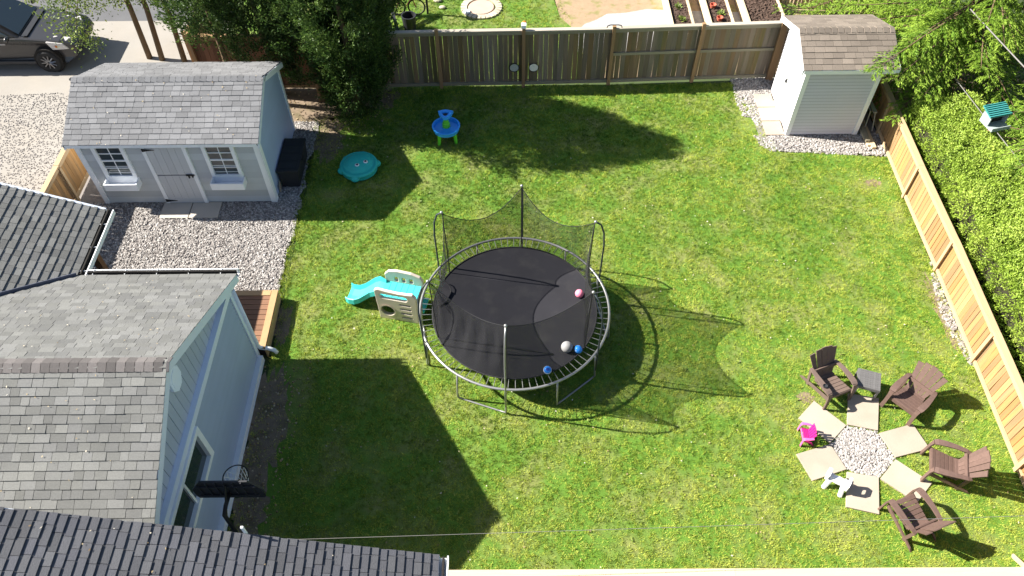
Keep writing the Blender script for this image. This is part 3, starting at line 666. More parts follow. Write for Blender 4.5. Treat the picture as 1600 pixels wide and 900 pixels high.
ridge_caps(sroof, -10.33, -5.81, SRY, sR, m_shS, ss, w=.14)
for s in (1, -1):
    for X in (-5.84, -10.33):
        ey = sEB if s > 0 else sEF
        MB().hexa([(X - .01, SRY, sR - .15), (X + .03, SRY, sR - .15), (X - .01, ey, sE - .15), (X + .03, ey, sE - .15), (X - .01, SRY, sR - .006), (X + .03, SRY, sR - .006), (X - .01, ey, sE - .006), (X + .03, ey, sE - .006)]).build('rake_board', m_trimS if X < -9 else m_trimH, sroof)
piece('fascia', m_trimS, sroof, (-8.08, sEF + .012, sE - .055), (4.44, .025, .09))
swm = MB().prism([(SY0, .03), (SY1, .03), (SY1, 2.08), (SRY, 2.70), (SY0, 2.08)], 'x', SX0, SX1 - .03)
swall = swm.build('wall', m_wallS, shed)
piece('lap_shade_sheet', m_haz, swall, (-8.09, SY0 - .002, 1.04), (4.2, .012, 2.0))  # black sheet added so the siding gaps show painted lap shade
k = 0
while .04 + k * .2 < 2.0:
    z = .04 + k * .2
    MB().hexa([(SX0, SY0 - .034, z), (SX1 - .03, SY0 - .034, z), (SX0, SY0 + .01, z), (SX1 - .03, SY0 + .01, z), (SX0, SY0 - .010, z + .178), (SX1 - .03, SY0 - .010, z + .178), (SX0, SY0 + .01, z + .18), (SX1 - .03, SY0 + .01, z + .18)]).build('siding_board', m_wallS, swall)
    k += 1
k = 0
while .04 + k * .2 < 2.6:
    z = .04 + k * .2; f = lambda zz: max(0, zz - 2.05) / ss
    a0, a1 = SY0 + f(z), SY1 - f(z) - .06; b0, b1 = SY0 + f(z + .2), SY1 - f(z + .2) - .06
    if a1 - a0 > .2 and b1 > b0:
        MB().hexa([(SX1 - .03, a0, z), (SX1 + .012, a0, z), (SX1 - .03, a1, z), (SX1 + .012, a1, z), (SX1 - .03, b0, z + .199), (SX1 - .006, b0, z + .199), (SX1 - .03, b1, z + .199), (SX1 - .006, b1, z + .199)]).build('siding_board', m_shadeS, swall)
    k += 1
piece('corner_trim', m_trimS, swall, (SX1 - .045, SY0 - .035, 1.02), (.13, .03, 2.0)); piece('corner_trim', m_trimS, swall, (SX1 + .02, SY0 + .03, 1.02), (.03, .16, 2.0))
piece('corner_trim', m_trimS, swall, (SX0 + .05, SY0 - .035, 1.02), (.12, .03, 2.0)); piece('corner_trim', m_trimS, swall, (SX1 + .015, SY1 - .04, 1.05), (.04, .1, 2.1))
def shed_window(x0, x1):
    yo = SY0 - .04; z0, z1 = .92, 1.98
    f = MB()
    for (cx, cz, sx, sz) in ((x0 + .045, (z0 + z1) / 2, .09, z1 - z0), (x1 - .045, (z0 + z1) / 2, .09, z1 - z0), ((x0 + x1) / 2, z1 - .04, x1 - x0 - .18, .08), ((x0 + x1) / 2, z0 + .03, x1 - x0 - .18, .06)):
        f.box((cx, yo, cz), (sx, .07, sz))
    w = f.build('window', m_trimS, shed)
    a0, a1, b0, b1 = x0 + .09, x1 - .09, z0 + .06, z1 - .08
    for i in range(2):
        for j in range(4):
            piece('pane', m_glass, w, (a0 + (a1 - a0) * (i + .5) / 2, yo + .015, b0 + (b1 - b0) * (j + .5) / 4), ((a1 - a0) / 2 - .016, .01, (b1 - b0) / 4 - .016))
    piece('glazing_bar', m_trimS, w, ((a0 + a1) / 2, yo + .004, (b0 + b1) / 2), (.018, .02, b1 - b0))
    for j in (1, 2, 3): piece('glazing_bar', m_trimS, w, ((a0 + a1) / 2, yo + .003, b0 + (b1 - b0) * j / 4), (a1 - a0, .018, .035 if j == 2 else .018))
    bx = MB(); X0, X1, Y0, Y1, Z0, Z1 = x0 - .02, x1 + .02, SY0 - .30, SY0 - .03, .70, .90
    bx.box(((X0 + X1) / 2, Y0 + .012, (Z0 + Z1) / 2), (X1 - X0, .024, Z1 - Z0)); bx.box(((X0 + X1) / 2, Y1 - .008, (Z0 + Z1) / 2), (X1 - X0 - .052, .016, Z1 - Z0))
    for X in (X0 + .012, X1 - .012): bx.box((X, (Y0 + Y1) / 2 + .013, (Z0 + Z1) / 2), (.024, Y1 - Y0 - .026, Z1 - Z0))
    bx.box(((X0 + X1) / 2, (Y0 + Y1) / 2, Z0 + .03), (X1 - X0 - .05, Y1 - Y0 - .045, .02))
    bx.build('flower_box', m_trimS, w)
shed_window(-9.84, -9.08); shed_window(-7.26, -6.50)
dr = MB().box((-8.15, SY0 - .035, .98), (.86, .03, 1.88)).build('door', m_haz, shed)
for i in range(5):
    for (z0, z1) in ((.06, .97), (1.0, 1.9)): piece('door_board', m_doorS, dr, (-8.15 + (i - 2) * .172, SY0 - .05, (z0 + z1) / 2), (.165, .03, z1 - z0))
piece('door_rail', m_doorS, dr, (-8.15, SY0 - .068, .12), (.86, .012, .13))
for X in (-8.63, -7.67): piece('door_trim', m_trimS, dr, (X, SY0 - .05, .98), (.09, .05, 1.9))
for z in (.14, 1.80):
    MB().prism([(-8.66, z - .05), (-8.52, z - .02), (-8.36, z), (-8.52, z + .02), (-8.66, z + .05)], 'y', SY0 - .088, SY0 - .076).build('hinge', m_black, dr)
MB().box((-7.77, SY0 - .085, 1.0), (.20, .03, .035)).box((-7.81, SY0 - .095, .96), (.03, .03, .09)).box((-7.72, SY0 - .095, .97), (.03, .03, .06)).build('latch', m_black, dr)
for (x0, x1, lab) in ((-8.74, -8.02, 'left grey paving slab at the foot of the shed door'), (-8.01, -7.28, 'right grey paving slab at the foot of the shed door')):
    o = MB().box(((x0 + x1) / 2, 13.82, .02), (x1 - x0 - .012, .54, .05)).build('paving_slab', m_slabg, None, bevel=.004); tag(o, lab, 'paving slab', 'slabs at the shed door')

# ------------------------------------------------------------------ small white shed
hut = thing('small_shed', (8.4, 17.4, 0), 'small white sided shed with brown shingle roof beside the right fence', 'shed')
HX0, HX1, HY0, HY1 = 7.47, 9.33, 16.48, 18.36
hr = MB(); hRY, hRZ, hEF, hEB, hZ = 17.2, 2.80, 16.14, 18.5, 2.34
hr.prism([(hEF, hZ - .08), (hEF, hZ), (hRY, hRZ), (hEB, hZ), (hEB, hZ - .08), (hRY, hRZ - .09)], 'x', 7.22, 9.58)
hroof = hr.build('roof', m_under, hut)
h1 = (hRZ - hZ) / (hRY - hEF); ch1 = 1 / math.hypot(1, h1); h2 = (hRZ - hZ) / (hEB - hRY); ch2 = 1 / math.hypot(1, h2)
shingles(hroof, (7.21, hEF - .01, hZ), (1, 0, 0), (0, ch1, h1 * ch1), 2.38, (hRY - hEF) / ch1, .165, (.16, .30), m_shT, thick=.016)
shingles(hroof, (7.21, hEB, hZ), (1, 0, 0), (0, -ch2, h2 * ch2), 2.38, (hEB - hRY) / ch2, .165, (.16, .30), m_shT, limit=130)
ridge_caps(hroof, 7.21, 9.58, hRY, hRZ, m_shT, (h1 + h2) / 2, step=.16)
for s in (0, 1):
    ey = (hEF, hEB)[s]
    for X in (7.205, 9.575):
        MB().hexa([(X - .015, hRY, hRZ - .14), (X + .02, hRY, hRZ - .14), (X - .015, ey, hZ - .14), (X + .02, ey, hZ - .14), (X - .015, hRY, hRZ + .008), (X + .02, hRY, hRZ + .008), (X - .015, ey, hZ + .008), (X + .02, ey, hZ + .008)]).build('rake_board', m_white, hroof)
piece('fascia', m_white, hroof, (8.4, hEF - .004, hZ - .055), (2.33, .03, .11))
m_seam = mat('siding_shadow_gap', (0.07, 0.07, 0.075), rough=.8, noise=0)
hw = MB().prism([(HY0, .03), (HY1, .03), (HY1, 2.33), (hRY, 2.71), (HY0, 2.33)], 'x', HX0, HX1).build('wall', m_vinyl, hut)
piece('lap_shade_sheet', m_seam, hw, (8.4, HY0 - .002, 1.16), (1.7, .010, 2.2))  # dark sheet behind the boards paints the shade lines between courses
k = 0
while .05 + k * .1 < 2.25:
    z = .05 + k * .1
    MB().hexa([(HX0 + .07, HY0 - .03, z), (HX1 - .07, HY0 - .03, z), (HX0 + .07, HY0 + .01, z), (HX1 - .07, HY0 + .01, z), (HX0 + .07, HY0 - .004, z + .087), (HX1 - .07, HY0 - .004, z + .087), (HX0 + .07, HY0 + .01, z + .088), (HX1 - .07, HY0 + .01, z + .088)]).build('siding_board', m_vinyl, hw)
    MB().hexa([(HX0 - .02, HY0 + .07, z), (HX0 + .01, HY0 + .07, z), (HX0 - .02, HY1, z), (HX0 + .01, HY1, z), (HX0 - .004, HY0 + .07, z + .1), (HX0 + .01, HY0 + .07, z + .1), (HX0 - .004, HY1, z + .1), (HX0 + .01, HY1, z + .1)]).build('siding_board', m_vinyl, hw)
    k += 1
for (X, Y) in ((HX0 + .02, HY0 + .02), (HX1 - .02, HY0 + .02)): piece('corner_trim', m_white, hw, (X, Y, 1.15), (.12, .12, 2.24))
hd = piece('door', m_white, hut, (HX0 - .03, 17.42, .98), (.03, .86, 1.86))
MB().box((HX0 - .06, 17.41, 1.1), (.05, .03, .12)).box((HX0 - .085, 17.41, 1.06), (.02, .10, .03)).build('handle', m_black, hd)
for (y0, y1, lab) in ((17.62, 18.2, 'farthest square slab beside the small white shed'), (17.03, 17.61, 'middle square slab beside the small white shed'), (16.44, 17.02, 'nearest square slab beside the small white shed')):
    o = MB().box((7.17, (y0 + y1) / 2, .02), (.50, y1 - y0 - .014, .05)).build('paving_slab', m_slab, None, bevel=.004); tag(o, lab, 'paving slab', 'slabs by the small shed')

# ------------------------------------------------------------------ fences
def fence(f, pts, H, mb, mp, mc, mrail, along, bw=.138, gap=.006, side=-1, posth=.1, mid=(), capw=.13, batten=False, pw=.09, leanj=.006, capz=.035, brail=.12):
    """boards between posts; side: which way (along the normal) rails and posts stand proud"""
    for i in range(len(pts) - 1):
        a = Vector((*pts[i], 0)); b = Vector((*pts[i + 1], 0)); d = b - a; L = d.length; t = d / L; nrm = Vector((-t.y, t.x, 0)) * side
        ang = math.atan2(t.y, t.x); s = 0
        while s < L - .02:
            w = min(bw, L - s); c = a + t * (s + w / 2) + Vector((0, 0, H / 2 + .03))
            hh = H - .06 + random.uniform(-.012, .004)
            piece('fence_board', mb, f, c - nrm * .0 + nrm * random.uniform(-.003, .003), (w - gap * random.uniform(.3, 1.8), .018, hh), Matrix.Rotation(ang, 4, 'Z') @ Matrix.Rotation(random.gauss(0, leanj), 4, 'Y'))
            s += w
        o = nrm * .036
        for (z, nm, mm, ww, th) in [(brail, 'bottom_rail', mrail, .04, .09), (H - .07, 'top_rail', mrail, .04, .09)] + [(z, 'middle_rail', mrail, .04, .08) for z in (mid if not callable(mid) else mid(i))]:
            between(nm, mm, f, a + o + Vector((0, 0, z)), b + o + Vector((0, 0, z)), ww, th, side=nrm)
        between('cap_rail', mc, f, a + nrm * .015 + Vector((0, 0, H + .005)), b + nrm * .015 + Vector((0, 0, H + .005 + random.uniform(-.01, .01))), capw, capz, side=nrm)
    for i, p in enumerate(pts):
        q = pts[i + 1] if i + 1 < len(pts) else pts[i]; r = pts[i - 1] if i else pts[i]
        t = (Vector((*q, 0)) - Vector((*r, 0))).normalized(); nrm = Vector((-t.y, t.x, 0)) * side; ang = math.atan2(t.y, t.x)
        if batten: piece('batten', mp, f, Vector((*p, (H - .05) / 2)) + nrm * .07, (.085, .035, H - .06), Matrix.Rotation(ang, 4, 'Z'))
        piece('fence_post', mp, f, Vector((*p, (H + posth) / 2)) + nrm * (.07 if not batten else -.03), (pw, pw, H + posth), Matrix.Rotation(ang, 4, 'Z') @ Matrix.Rotation(random.gauss(0, .008), 4, 'Y'))
bf = thing('wooden_fence', (0, 18.75, 0), 'tall weathered grey board fence with brown posts across the back of the lawn', 'fence')
fence(bf, [(-4.4, 18.66), (-1.98, 18.72), (.38, 18.74), (2.83, 18.8), (5.26, 18.90), (7.46, 18.98)], 1.83, m_old, m_oldpost, m_oldcap, m_oldrail, 'x', mid=lambda i: (1.02,) if i >= 3 else (), gap=.0045)
piece('post_cap', m_white, bf, (.38, 18.69, 1.99), (.13, .13, .10))
bf2 = thing('wooden_fence', (-6.6, 18.75, 0), 'reddish brown board fence behind the cedars and the grey shed', 'fence')
fence(bf2, [(-8.75, 18.75), (-6.6, 18.7), (-4.46, 18.66)], 1.75, m_oldb, m_oldpost, m_oldpost, m_oldpost, 'x')
bf3 = thing('wooden_fence', (-8.78, 19.7, 0), 'old brown fence return running back from behind the grey shed', 'fence')
fence(bf3, [(-8.80, 18.8), (-8.80, 20.1), (-8.80, 21.4)], 1.75, m_oldpost, m_oldpost, m_oldpost, m_oldpost, 'y', side=1)
bf4 = thing('wooden_fence', (8.9, 19.0, 0), 'short run of grey board fence behind the small white shed', 'fence')
fence(bf4, [(7.54, 18.98), (9.9, 19.02)], 1.7, m_old, m_oldpost, m_oldcap, m_oldrail, 'x')
rfn = thing('wooden_fence', (9.9, 11, 0), 'low new honey coloured board fence along the right side of the lawn', 'fence')
fence(rfn, [(9.72, 4.25), (9.76, 6.64), (9.83, 9.13), (9.90, 11.65), (9.93, 14.06), (10.0, 16.5), (10.05, 18.95)], 1.08, m_new, m_newcap, m_newcap, m_newcap, 'y', side=1, batten=True, posth=-.06, capw=.14, bw=.142, gap=.010, brail=.10)
lfn = thing('wooden_fence', (-11.0, 13.2, 0), 'short new wooden fence between the driveway and the grey shed', 'fence')
fence(lfn, [(-11.0, 11.9), (-11.0, 13.0), (-11.0, 14.2), (-11.0, 15.3)], 1.2, m_new, m_newcap, m_newcap, m_newcap, 'y', side=-1, batten=True, posth=-.06, capw=.12)
nfn = thing('wooden_fence', (4.3, 4.3, 0), 'pale cedar capped fence along the bottom edge of the lawn', 'fence')
fence(nfn, [(-1.2, 4.32), (1.2, 4.31), (3.6, 4.3), (6.0, 4.29), (8.3, 4.28), (9.6, 4.27)], 1.2, m_new, m_newcapx, m_newcapx, m_newcapx, 'x', side=1, capw=.15, posth=-.05)
o = between('timber_offcut', m_lumber, None, (8.98, 4.98, .03), (9.1, 4.45, .30), .08, .04); tag(o, 'pale offcut board leaning on the bottom fence at the right corner', 'board')
wf = thing('wooden_fence', (9.2, 22.5, 0), 'bleached upright board fence far behind the small white shed', 'fence')
fence(wf, [(8.5, 22.5), (10.1, 22.4)], 1.5, m_lumber, m_oldpost, m_lumber, m_oldrail, 'x', gap=.03, bw=.12)
wf2 = thing('wooden_fence', (11, 22.3, 0), 'pale grey fence panel beyond the small shed, near the spruce', 'fence')
fence(wf2, [(10.15, 22.4), (11.8, 22.3)], 1.6, m_oldcap, m_oldcap, m_oldcap, m_oldcap, 'x', gap=.012)
for (x, mm, lab) in ((.12, m_discg, 'grey round disc hung on the back fence left of the post'), (.67, m_disc, 'cream round disc hung on the back fence right of the post')):
    t = thing('wall_disc', (x, 18.67, .68), lab, 'ornament', group='discs on the back fence')
    rx = Matrix.Rotation(math.pi / 2, 4, 'X')
    MB().lathe([(.001, -.012), (.135, -.012), (.135, .012), (.001, .012)], 24, (x, 18.66, .68), rot=rx).build('plate', mm, t)
    MB().ring((x, 18.65, .68), .135, .013, 24, 6, rx).build('frame', m_black, t)
hk = thing('hook_bracket', (2.83, 18.74, 1.93), 'black curved double hook on top of the back fence post', 'hook')
MB().tube([(2.63, 18.7, 1.90), (2.65, 18.7, 1.96), (2.72, 18.7, 1.985), (2.83, 18.7, 1.985), (2.94, 18.7, 1.985), (3.02, 18.7, 1.96), (3.04, 18.7, 1.90)], .013, 6).build('hook', m_black, hk)

# ------------------------------------------------------------------ trampoline
TX, TY = .05, 10.02; TZ = .88
tr = thing('trampoline', (TX, TY, 0), 'large round black trampoline with silver rim and sagging black safety net', 'trampoline')
MB().ring((0, 0, TZ), 2.0, .028, 72, 8).build('rim', m_steel, tr, smooth=True, local=True)
mm_ = MB(); V = [(0, 0, TZ - .055)]; F = []; nr, na = 8, 72
for i in range(1, nr + 1):
    r = 1.74 * i / nr; z = TZ - .02 - .035 * (1 - (i / nr) ** 2)
    V += [(r * math.cos(2 * math.pi * k / na), r * math.sin(2 * math.pi * k / na), z) for k in range(na)]
for k in range(na):
    F.append((0, 1 + k, 1 + (k + 1) % na))
    for i in range(nr - 1): F.append((1 + i * na + k, 1 + (i + 1) * na + k, 1 + (i + 1) * na + (k + 1) % na, 1 + i * na + (k + 1) % na))
mm_.add(V, F).build('mat', m_matt, tr, smooth=True, local=True)
MB().ring((0, 0, TZ - .016), 1.735, .016, 72, 6).build('mat_edge', m_cord, tr, smooth=True, local=True)
sp = MB().tube([(1.735, 0, TZ - .012), (1.78, 0, TZ - .011), (1.80, 0, TZ - .011), (1.94, 0, TZ - .004), (1.99, 0, TZ + .012)], [.003, .004, .0068, .0068, .003], 6)
s0 = sp.build('spring', m_steel, tr, local=True)
for k in range(1, 84):
    addobj('spring', s0.data, m_steel, tr, wm(tr) @ Matrix.Rotation(2 * math.pi * k / 84, 4, 'Z'))
PA = [R_(-95.5 + 60 * k) for k in range(6)]
tops = []
for k, a in enumerate(PA):
    c, s = math.cos(a), math.sin(a); q = lambda r, z: (r * c, r * s, z)
    zt = 2.72
    MB().tube([q(2.05, .30), q(2.05, 1.0), q(2.06, 1.9), q(2.02, 2.3), q(1.93, 2.58), q(1.80, zt)], .0185, 8).build('pole', m_pole if k else m_steel, tr, smooth=True, local=True)  # front pole in pale steel: its sunlit look is put into the colour
    MB().sphere(q(1.79, zt + .01), .034, 10, 6).build('pole_cap', m_steel, tr, smooth=True, local=True)
    tops.append(Vector(q(1.77, zt - .02)))
    a2 = a - R_(30); c2, s2 = math.cos(a2), math.sin(a2)
    MB().tube([q(2.0, TZ - .02), q(2.04, .25), q(2.05, .07), q(2.03, .025), ((2.03 * c * .85 + 2.03 * c2 * .15), (2.03 * s * .85 + 2.03 * s2 * .15), .02),
               ((2.03 * c2 * .85 + 2.03 * c * .15), (2.03 * s2 * .85 + 2.03 * s * .15), .02), (2.03 * c2, 2.03 * s2, .03), (2.05 * c2, 2.05 * s2, .09), (2.04 * c2, 2.04 * s2, .25), (2.0 * c2, 2.0 * s2, TZ - .02)], .02, 8).build('leg', m_steel, tr, smooth=True, local=True)
for k in range(6):
    A, B = tops[k], tops[(k + 1) % 6]; nu, nv = 16, 10; V = []; F = []; topc = []
    for i in range(nu + 1):
        t = i / nu; T = A.lerp(B, t); sag = 1 - (2 * t - 1) ** 2
        T = T + Vector((0, 0, -.42 * sag)); T.x *= 1 - .06 * sag; T.y *= 1 - .06 * sag
        a = PA[k] + (PA[(k + 1) % 6] - PA[k] + (2 * math.pi if k == 5 else 0)) * t
        Bm = Vector((1.73 * math.cos(a), 1.73 * math.sin(a), TZ)); topc.append(T)
        for j in range(nv + 1):
            u = j / nv; p = T.lerp(Bm, u); bl = math.sin(math.pi * u) * .05 * math.sin(i * 1.9 + k * 2 + u * 3) - .10 * math.sin(math.pi * u) * (.3 + .7 * sag)
            rr_ = math.hypot(p.x, p.y); p = p + Vector((p.x / rr_ * bl, p.y / rr_ * bl, 0)); V.append(p)
    for i in range(nu):
        for j in range(nv): a = i * (nv + 1) + j; F.append((a, a + nv + 1, a + nv + 2, a + 1))
    MB().add(V, F).build('net_panel', m_net, tr, smooth=True, local=True, fix=False)
    MB().tube(topc, .008, 5).build('net_cord', m_cord, tr, local=True)
    MB().tube([A, A.lerp(Vector((1.74 * math.cos(PA[k]), 1.74 * math.sin(PA[k]), TZ)), .5) * 1.0, (1.74 * math.cos(PA[k]), 1.74 * math.sin(PA[k]), TZ)], .011, 5).build('net_sleeve', m_cord, tr, local=True)
# entrance flap
MB().add([(-1.70, .30, TZ + .02), (-1.60, .62, TZ + .02), (-1.35, .45, TZ + .03), (-1.45, .18, TZ + .015), (-1.62, .05, TZ + .01)], [(0, 1, 2, 3, 4)]).build('entrance_flap', m_matt, tr, local=True, fix=False)
MB().tube([(-1.62, .72, TZ + .15), (-1.48, .66, TZ + .10), (-1.38, .55, TZ + .06), (-1.36, .42, TZ + .03)], .012, 5).build('entrance_zip', m_cord, tr, local=True)
def ball(x, y, r, m, name, label, bands=()):
    z = TZ - .05 + r + .012
    o = MB().sphere((x, y, z), r, 24, 16).build(name, m, None, smooth=True); tag(o, label, 'ball', 'balls on the trampoline')
    for (m2, z0, z1) in bands:
        n = 5; prof = []
        for i in range(n + 1):
            h = z0 + (z1 - z0) * i / n; prof.append((math.sqrt(max(1e-4, 1 - h * h)) * r * 1.012, h * r * 1.012))
        MB().lathe(prof, 24, (x, y, z), rot=Matrix.Rotation(.35, 4, 'X')).build('band', m2, o, smooth=True)
ball(1.44, 10.36, .092, m_pinkb, 'rubber_ball', 'pink ball by the right pole on the trampoline mat')
ball(1.10, 8.97, .118, m_greyp, 'leather_ball', 'large pale grey ball beside the blue ball on the trampoline')
ball(1.33, 8.93, .085, m_bluep, 'rubber_ball', 'bright blue marbled ball touching the grey ball on the trampoline')
ball(.69, 8.44, .085, m_navy, 'rubber_ball', 'blue, white and lime striped ball near the front of the trampoline', ((m_whitep, .30, .45), (m_bluep, .5, .9), (m_lime, -.25, .02), (m_whitep, -.35, -.27), (m_lime, -.6, -.45)))

# ------------------------------------------------------------------ play slide
ps = thing('climber_slide', (-2.52, 10.37, 0), 'beige and turquoise toddler climber with slide beside the trampoline', 'play slide', rz=math.atan2(-.20, .87))
def rr(x0, x1, z0, z1, r, n=5):
    o = []
    for (cx, cz, a0) in ((x1 - r, z1 - r, 0), (x0 + r, z1 - r, 90), (x0 + r, z0 + r, 180), (x1 - r, z0 + r, 270)):
        o += [(cx + r * math.cos(R_(a0 + 90 * i / n)), cz + r * math.sin(R_(a0 + 90 * i / n))) for i in range(n + 1)]
    return o
def ell(cx, cz, rx, rz, n=20): return [(cx + rx * math.cos(2 * math.pi * k / n), cz + rz * math.sin(2 * math.pi * k / n)) for k in range(n)]
outl = [(-.44, 0), (.45, 0), (.47, .9)] + [(.40, 1.0), (.28, .98), (.05, .97), (-.2, .99), (-.38, 1.02), (-.46, .97)]
holes = [rr(-.36, .27, .73, .88, .07), ell(-.22, .33, .16, .17)] + [rr(.07, .33, .12 + .15 * k, .17 + .15 * k, .02, 2) for k in range(4)]
me = holed(outl, holes, .07); o = addobj('front_panel', me, m_beige, ps, wm(ps))
bv = o.modifiers.new('soft', 'BEVEL'); bv.width = .012; bv.segments = 2; bv.limit_method = 'ANGLE'
tb = MB(); n = 20
for (R, r2) in ((.16, .17),):
    V = [(-.22 + (R + .03) * math.cos(2 * math.pi * k / n), -.02, .33 + (r2 + .03) * math.sin(2 * math.pi * k / n)) for k in range(n)] + [(-.22 + R * math.cos(2 * math.pi * k / n), -.02, .33 + r2 * math.sin(2 * math.pi * k / n)) for k in range(n)] + [(-.22 + R * math.cos(2 * math.pi * k / n), .06, .33 + r2 * math.sin(2 * math.pi * k / n)) for k in range(n)]
    tb.add(V, [(k, (k + 1) % n, n + (k + 1) % n, n + k) for k in range(n)] + [(n + k, n + (k + 1) % n, 2 * n + (k + 1) % n, 2 * n + k) for k in range(n)])
tb.build('porthole_rim', m_beige, ps, local=True)
outl2 = [(-.40, 0), (.42, 0), (.46, .80), (.40, .92), (.2, 1.0), (-.12, 1.02), (-.32, .98), (-.42, .86)]
me = holed(outl2, [rr(-.2 + .17 * k, -.12 + .17 * k, .68, .82, .02, 2) for k in range(3)], .07)
o = addobj('rear_panel', me, m_beige, ps, wm(ps) @ Matrix.Translation((0, .56, 0))); bv = o.modifiers.new('soft', 'BEVEL'); bv.width = .02; bv.segments = 2; bv.limit_method = 'ANGLE'
for k in range(6): piece('platform_plank', m_teal, ps, (-.34 + k * .137, .315, .62), (.128, .48, .05), local=True)
piece('side_panel', m_beige, ps, (.43, .315, .33), (.04, .49, .52), local=True); piece('step', m_teal, ps, (.50, .315, .30), (.14, .40, .05), local=True)
# slide chute: lofted channel section
V = []; F = []
path = [(-.38, .635), (-.52, .62), (-.66, .52), (-.80, .38), (-.94, .25), (-1.08, .16), (-1.22, .13), (-1.30, .13)]
sec = [(-.22, .13), (-.20, .14), (-.17, .02), (0, 0), (.17, .02), (.20, .14), (.22, .13), (.22, -.03), (-.22, -.03)]
for i, (x, z) in enumerate(path):
    wob = .03 * math.sin(i * .9)
    for (y, h) in sec: V.append((x, .315 + y + (wob if 0 < i else 0) + .012 * i, z + h * (1 if i else .6)))
n = len(sec)
for i in range(len(path) - 1):
    for k in range(n): F.append((i * n + k, i * n + (k + 1) % n, (i + 1) * n + (k + 1) % n, (i + 1) * n + k))
F += [tuple(range(n)), tuple(range(len(V) - 1, len(V) - n - 1, -1))]
sl_o = MB().add(V, F).build('slide', m_teal, ps, local=True)
MB().box((-1.22, .41, .06), (.10, .42, .12)).build('slide_foot', m_teal, ps, local=True, bevel=.02)

# ------------------------------------------------------------------ animal shaped sandbox
sbx = thing('sandbox', (-3.96, 15.28, 0), 'turquoise turtle shaped sandbox with domed lid and two round eyes', 'sandbox', rz=R_(22))
MB().lathe([(.001, 0), (.43, 0), (.47, .03), (.47, .12), (.45, .14), (.001, .14)], 32).build('base', m_teald, sbx, smooth=False, local=True, bevel=.0)
MB().lathe([(.48, .13), (.50, .15), (.485, .19), (.43, .215), (.42, .20), (.36, .255), (.21, .30), (.001, .315)], 36).build('lid', m_teald, sbx, smooth=True, local=True)
for a, L, w in ((178, .62, .30), (62, .60, .30), (-8, .60, .26), (-118, .58, .30), (120, .52, .2)):
    MB().sphere((.41 * math.cos(R_(a)), .41 * math.sin(R_(a)), .10), .16, 16, 8, (1.0, .85, .55), Matrix.Rotation(R_(a), 4, 'Z')).build('flipper', m_teald, sbx, smooth=True, local=True)
for (x, y) in ((-.06, -.14), (.17, -.10)):
    e = MB().lathe([(.001, .0), (.062, .0), (.058, .02), (.04, .03), (.001, .034)], 16, (x, y, .283)).build('eye', m_whitep, sbx, smooth=True, local=True)
    MB().lathe([(.001, .0), (.032, .0), (.024, .014), (.001, .016)], 14, (x + .004, y - .004, .312)).build('pupil', m_bin, e, local=True)

# ------------------------------------------------------------------ water table
wt = thing('water_table', (-1.72, 16.45, 0), 'blue and lime water play table with raised funnel tower', 'water table')
MB().lathe([(.001, .28), (.28, .28), (.34, .33), (.355, .44), (.375, .45), (.375, .465), (.335, .465), (.32, .38), (.27, .36), (.001, .36)], 32, ).build('basin', m_blue, wt, smooth=False, local=True)
MB().lathe([(.001, .39), (.325, .39)], 28).build('water', m_water, wt, local=True, fix=False)
for a in (-130, -35, 90): MB().tube([(.27 * math.cos(R_(a)), .27 * math.sin(R_(a)), .34), (.31 * math.cos(R_(a)), .31 * math.sin(R_(a)), 0)], [.055, .042], 10).build('leg', m_green, wt, local=True)
MB().lathe([(.11, .37), (.10, .5), (.075, .52), (.07, .70), (.001, .70)], 16, (0, .06, 0)).build('tower', m_green, wt, local=True)
tp = [(-.20, .14), (.0, .20), (.20, .14), (.15, -.02), (.05, -.15), (-.05, -.15), (-.15, -.02)]
V = [(x, y + .08, .70) for x, y in tp] + [(x, y + .08, .78) for x, y in tp] + [(x * .5, y * .5 + .09, .78) for x, y in tp] + [(x * .45, y * .45 + .09, .72) for x, y in tp]; n = len(tp)
MB().add(V, [tuple(range(n))] + [(j * n + k, j * n + (k + 1) % n, (j + 1) * n + (k + 1) % n, (j + 1) * n + k) for j in range(3) for k in range(n)]).build('funnel', m_blue, wt, local=True)
MB().lathe([(.001, 0), (.1, 0)], 12, (0, .10, .735)).build('funnel_hole', m_bin, wt, local=True, fix=False)

# ------------------------------------------------------------------ deck box
db = thing('storage_box', (-5.62, 15.2, 0), 'black resin storage box on gravel beside the grey shed', 'storage box')
MB().prism([(-5.85, .02), (-5.41, .02), (-5.36, .52), (-5.88, .52)], 'y', 14.63, 15.83).build('box', m_bin, db, bevel=.015)
MB().box((-5.62, 15.23, .555), (.56, 1.26, .06)).build('lid', m_bin, db, bevel=.02)
for k in range(4): MB().box((-5.62, 14.8 + k * .29, .59), (.46, .2, .012)).build('lid_panel', m_bin, db, bevel=.004)
MB().box((-5.35, 15.23, .48), (.03, .16, .06)).build('latch', m_bin, db)
o = MB().box((-5.89, 14.56, .12), (.03, .22, .24), Matrix.Rotation(.15, 3, 'Z')).build('stone_slab', m_slab, None, bevel=.004); tag(o, 'small pale slab standing between the shed wall and black box', 'slab')

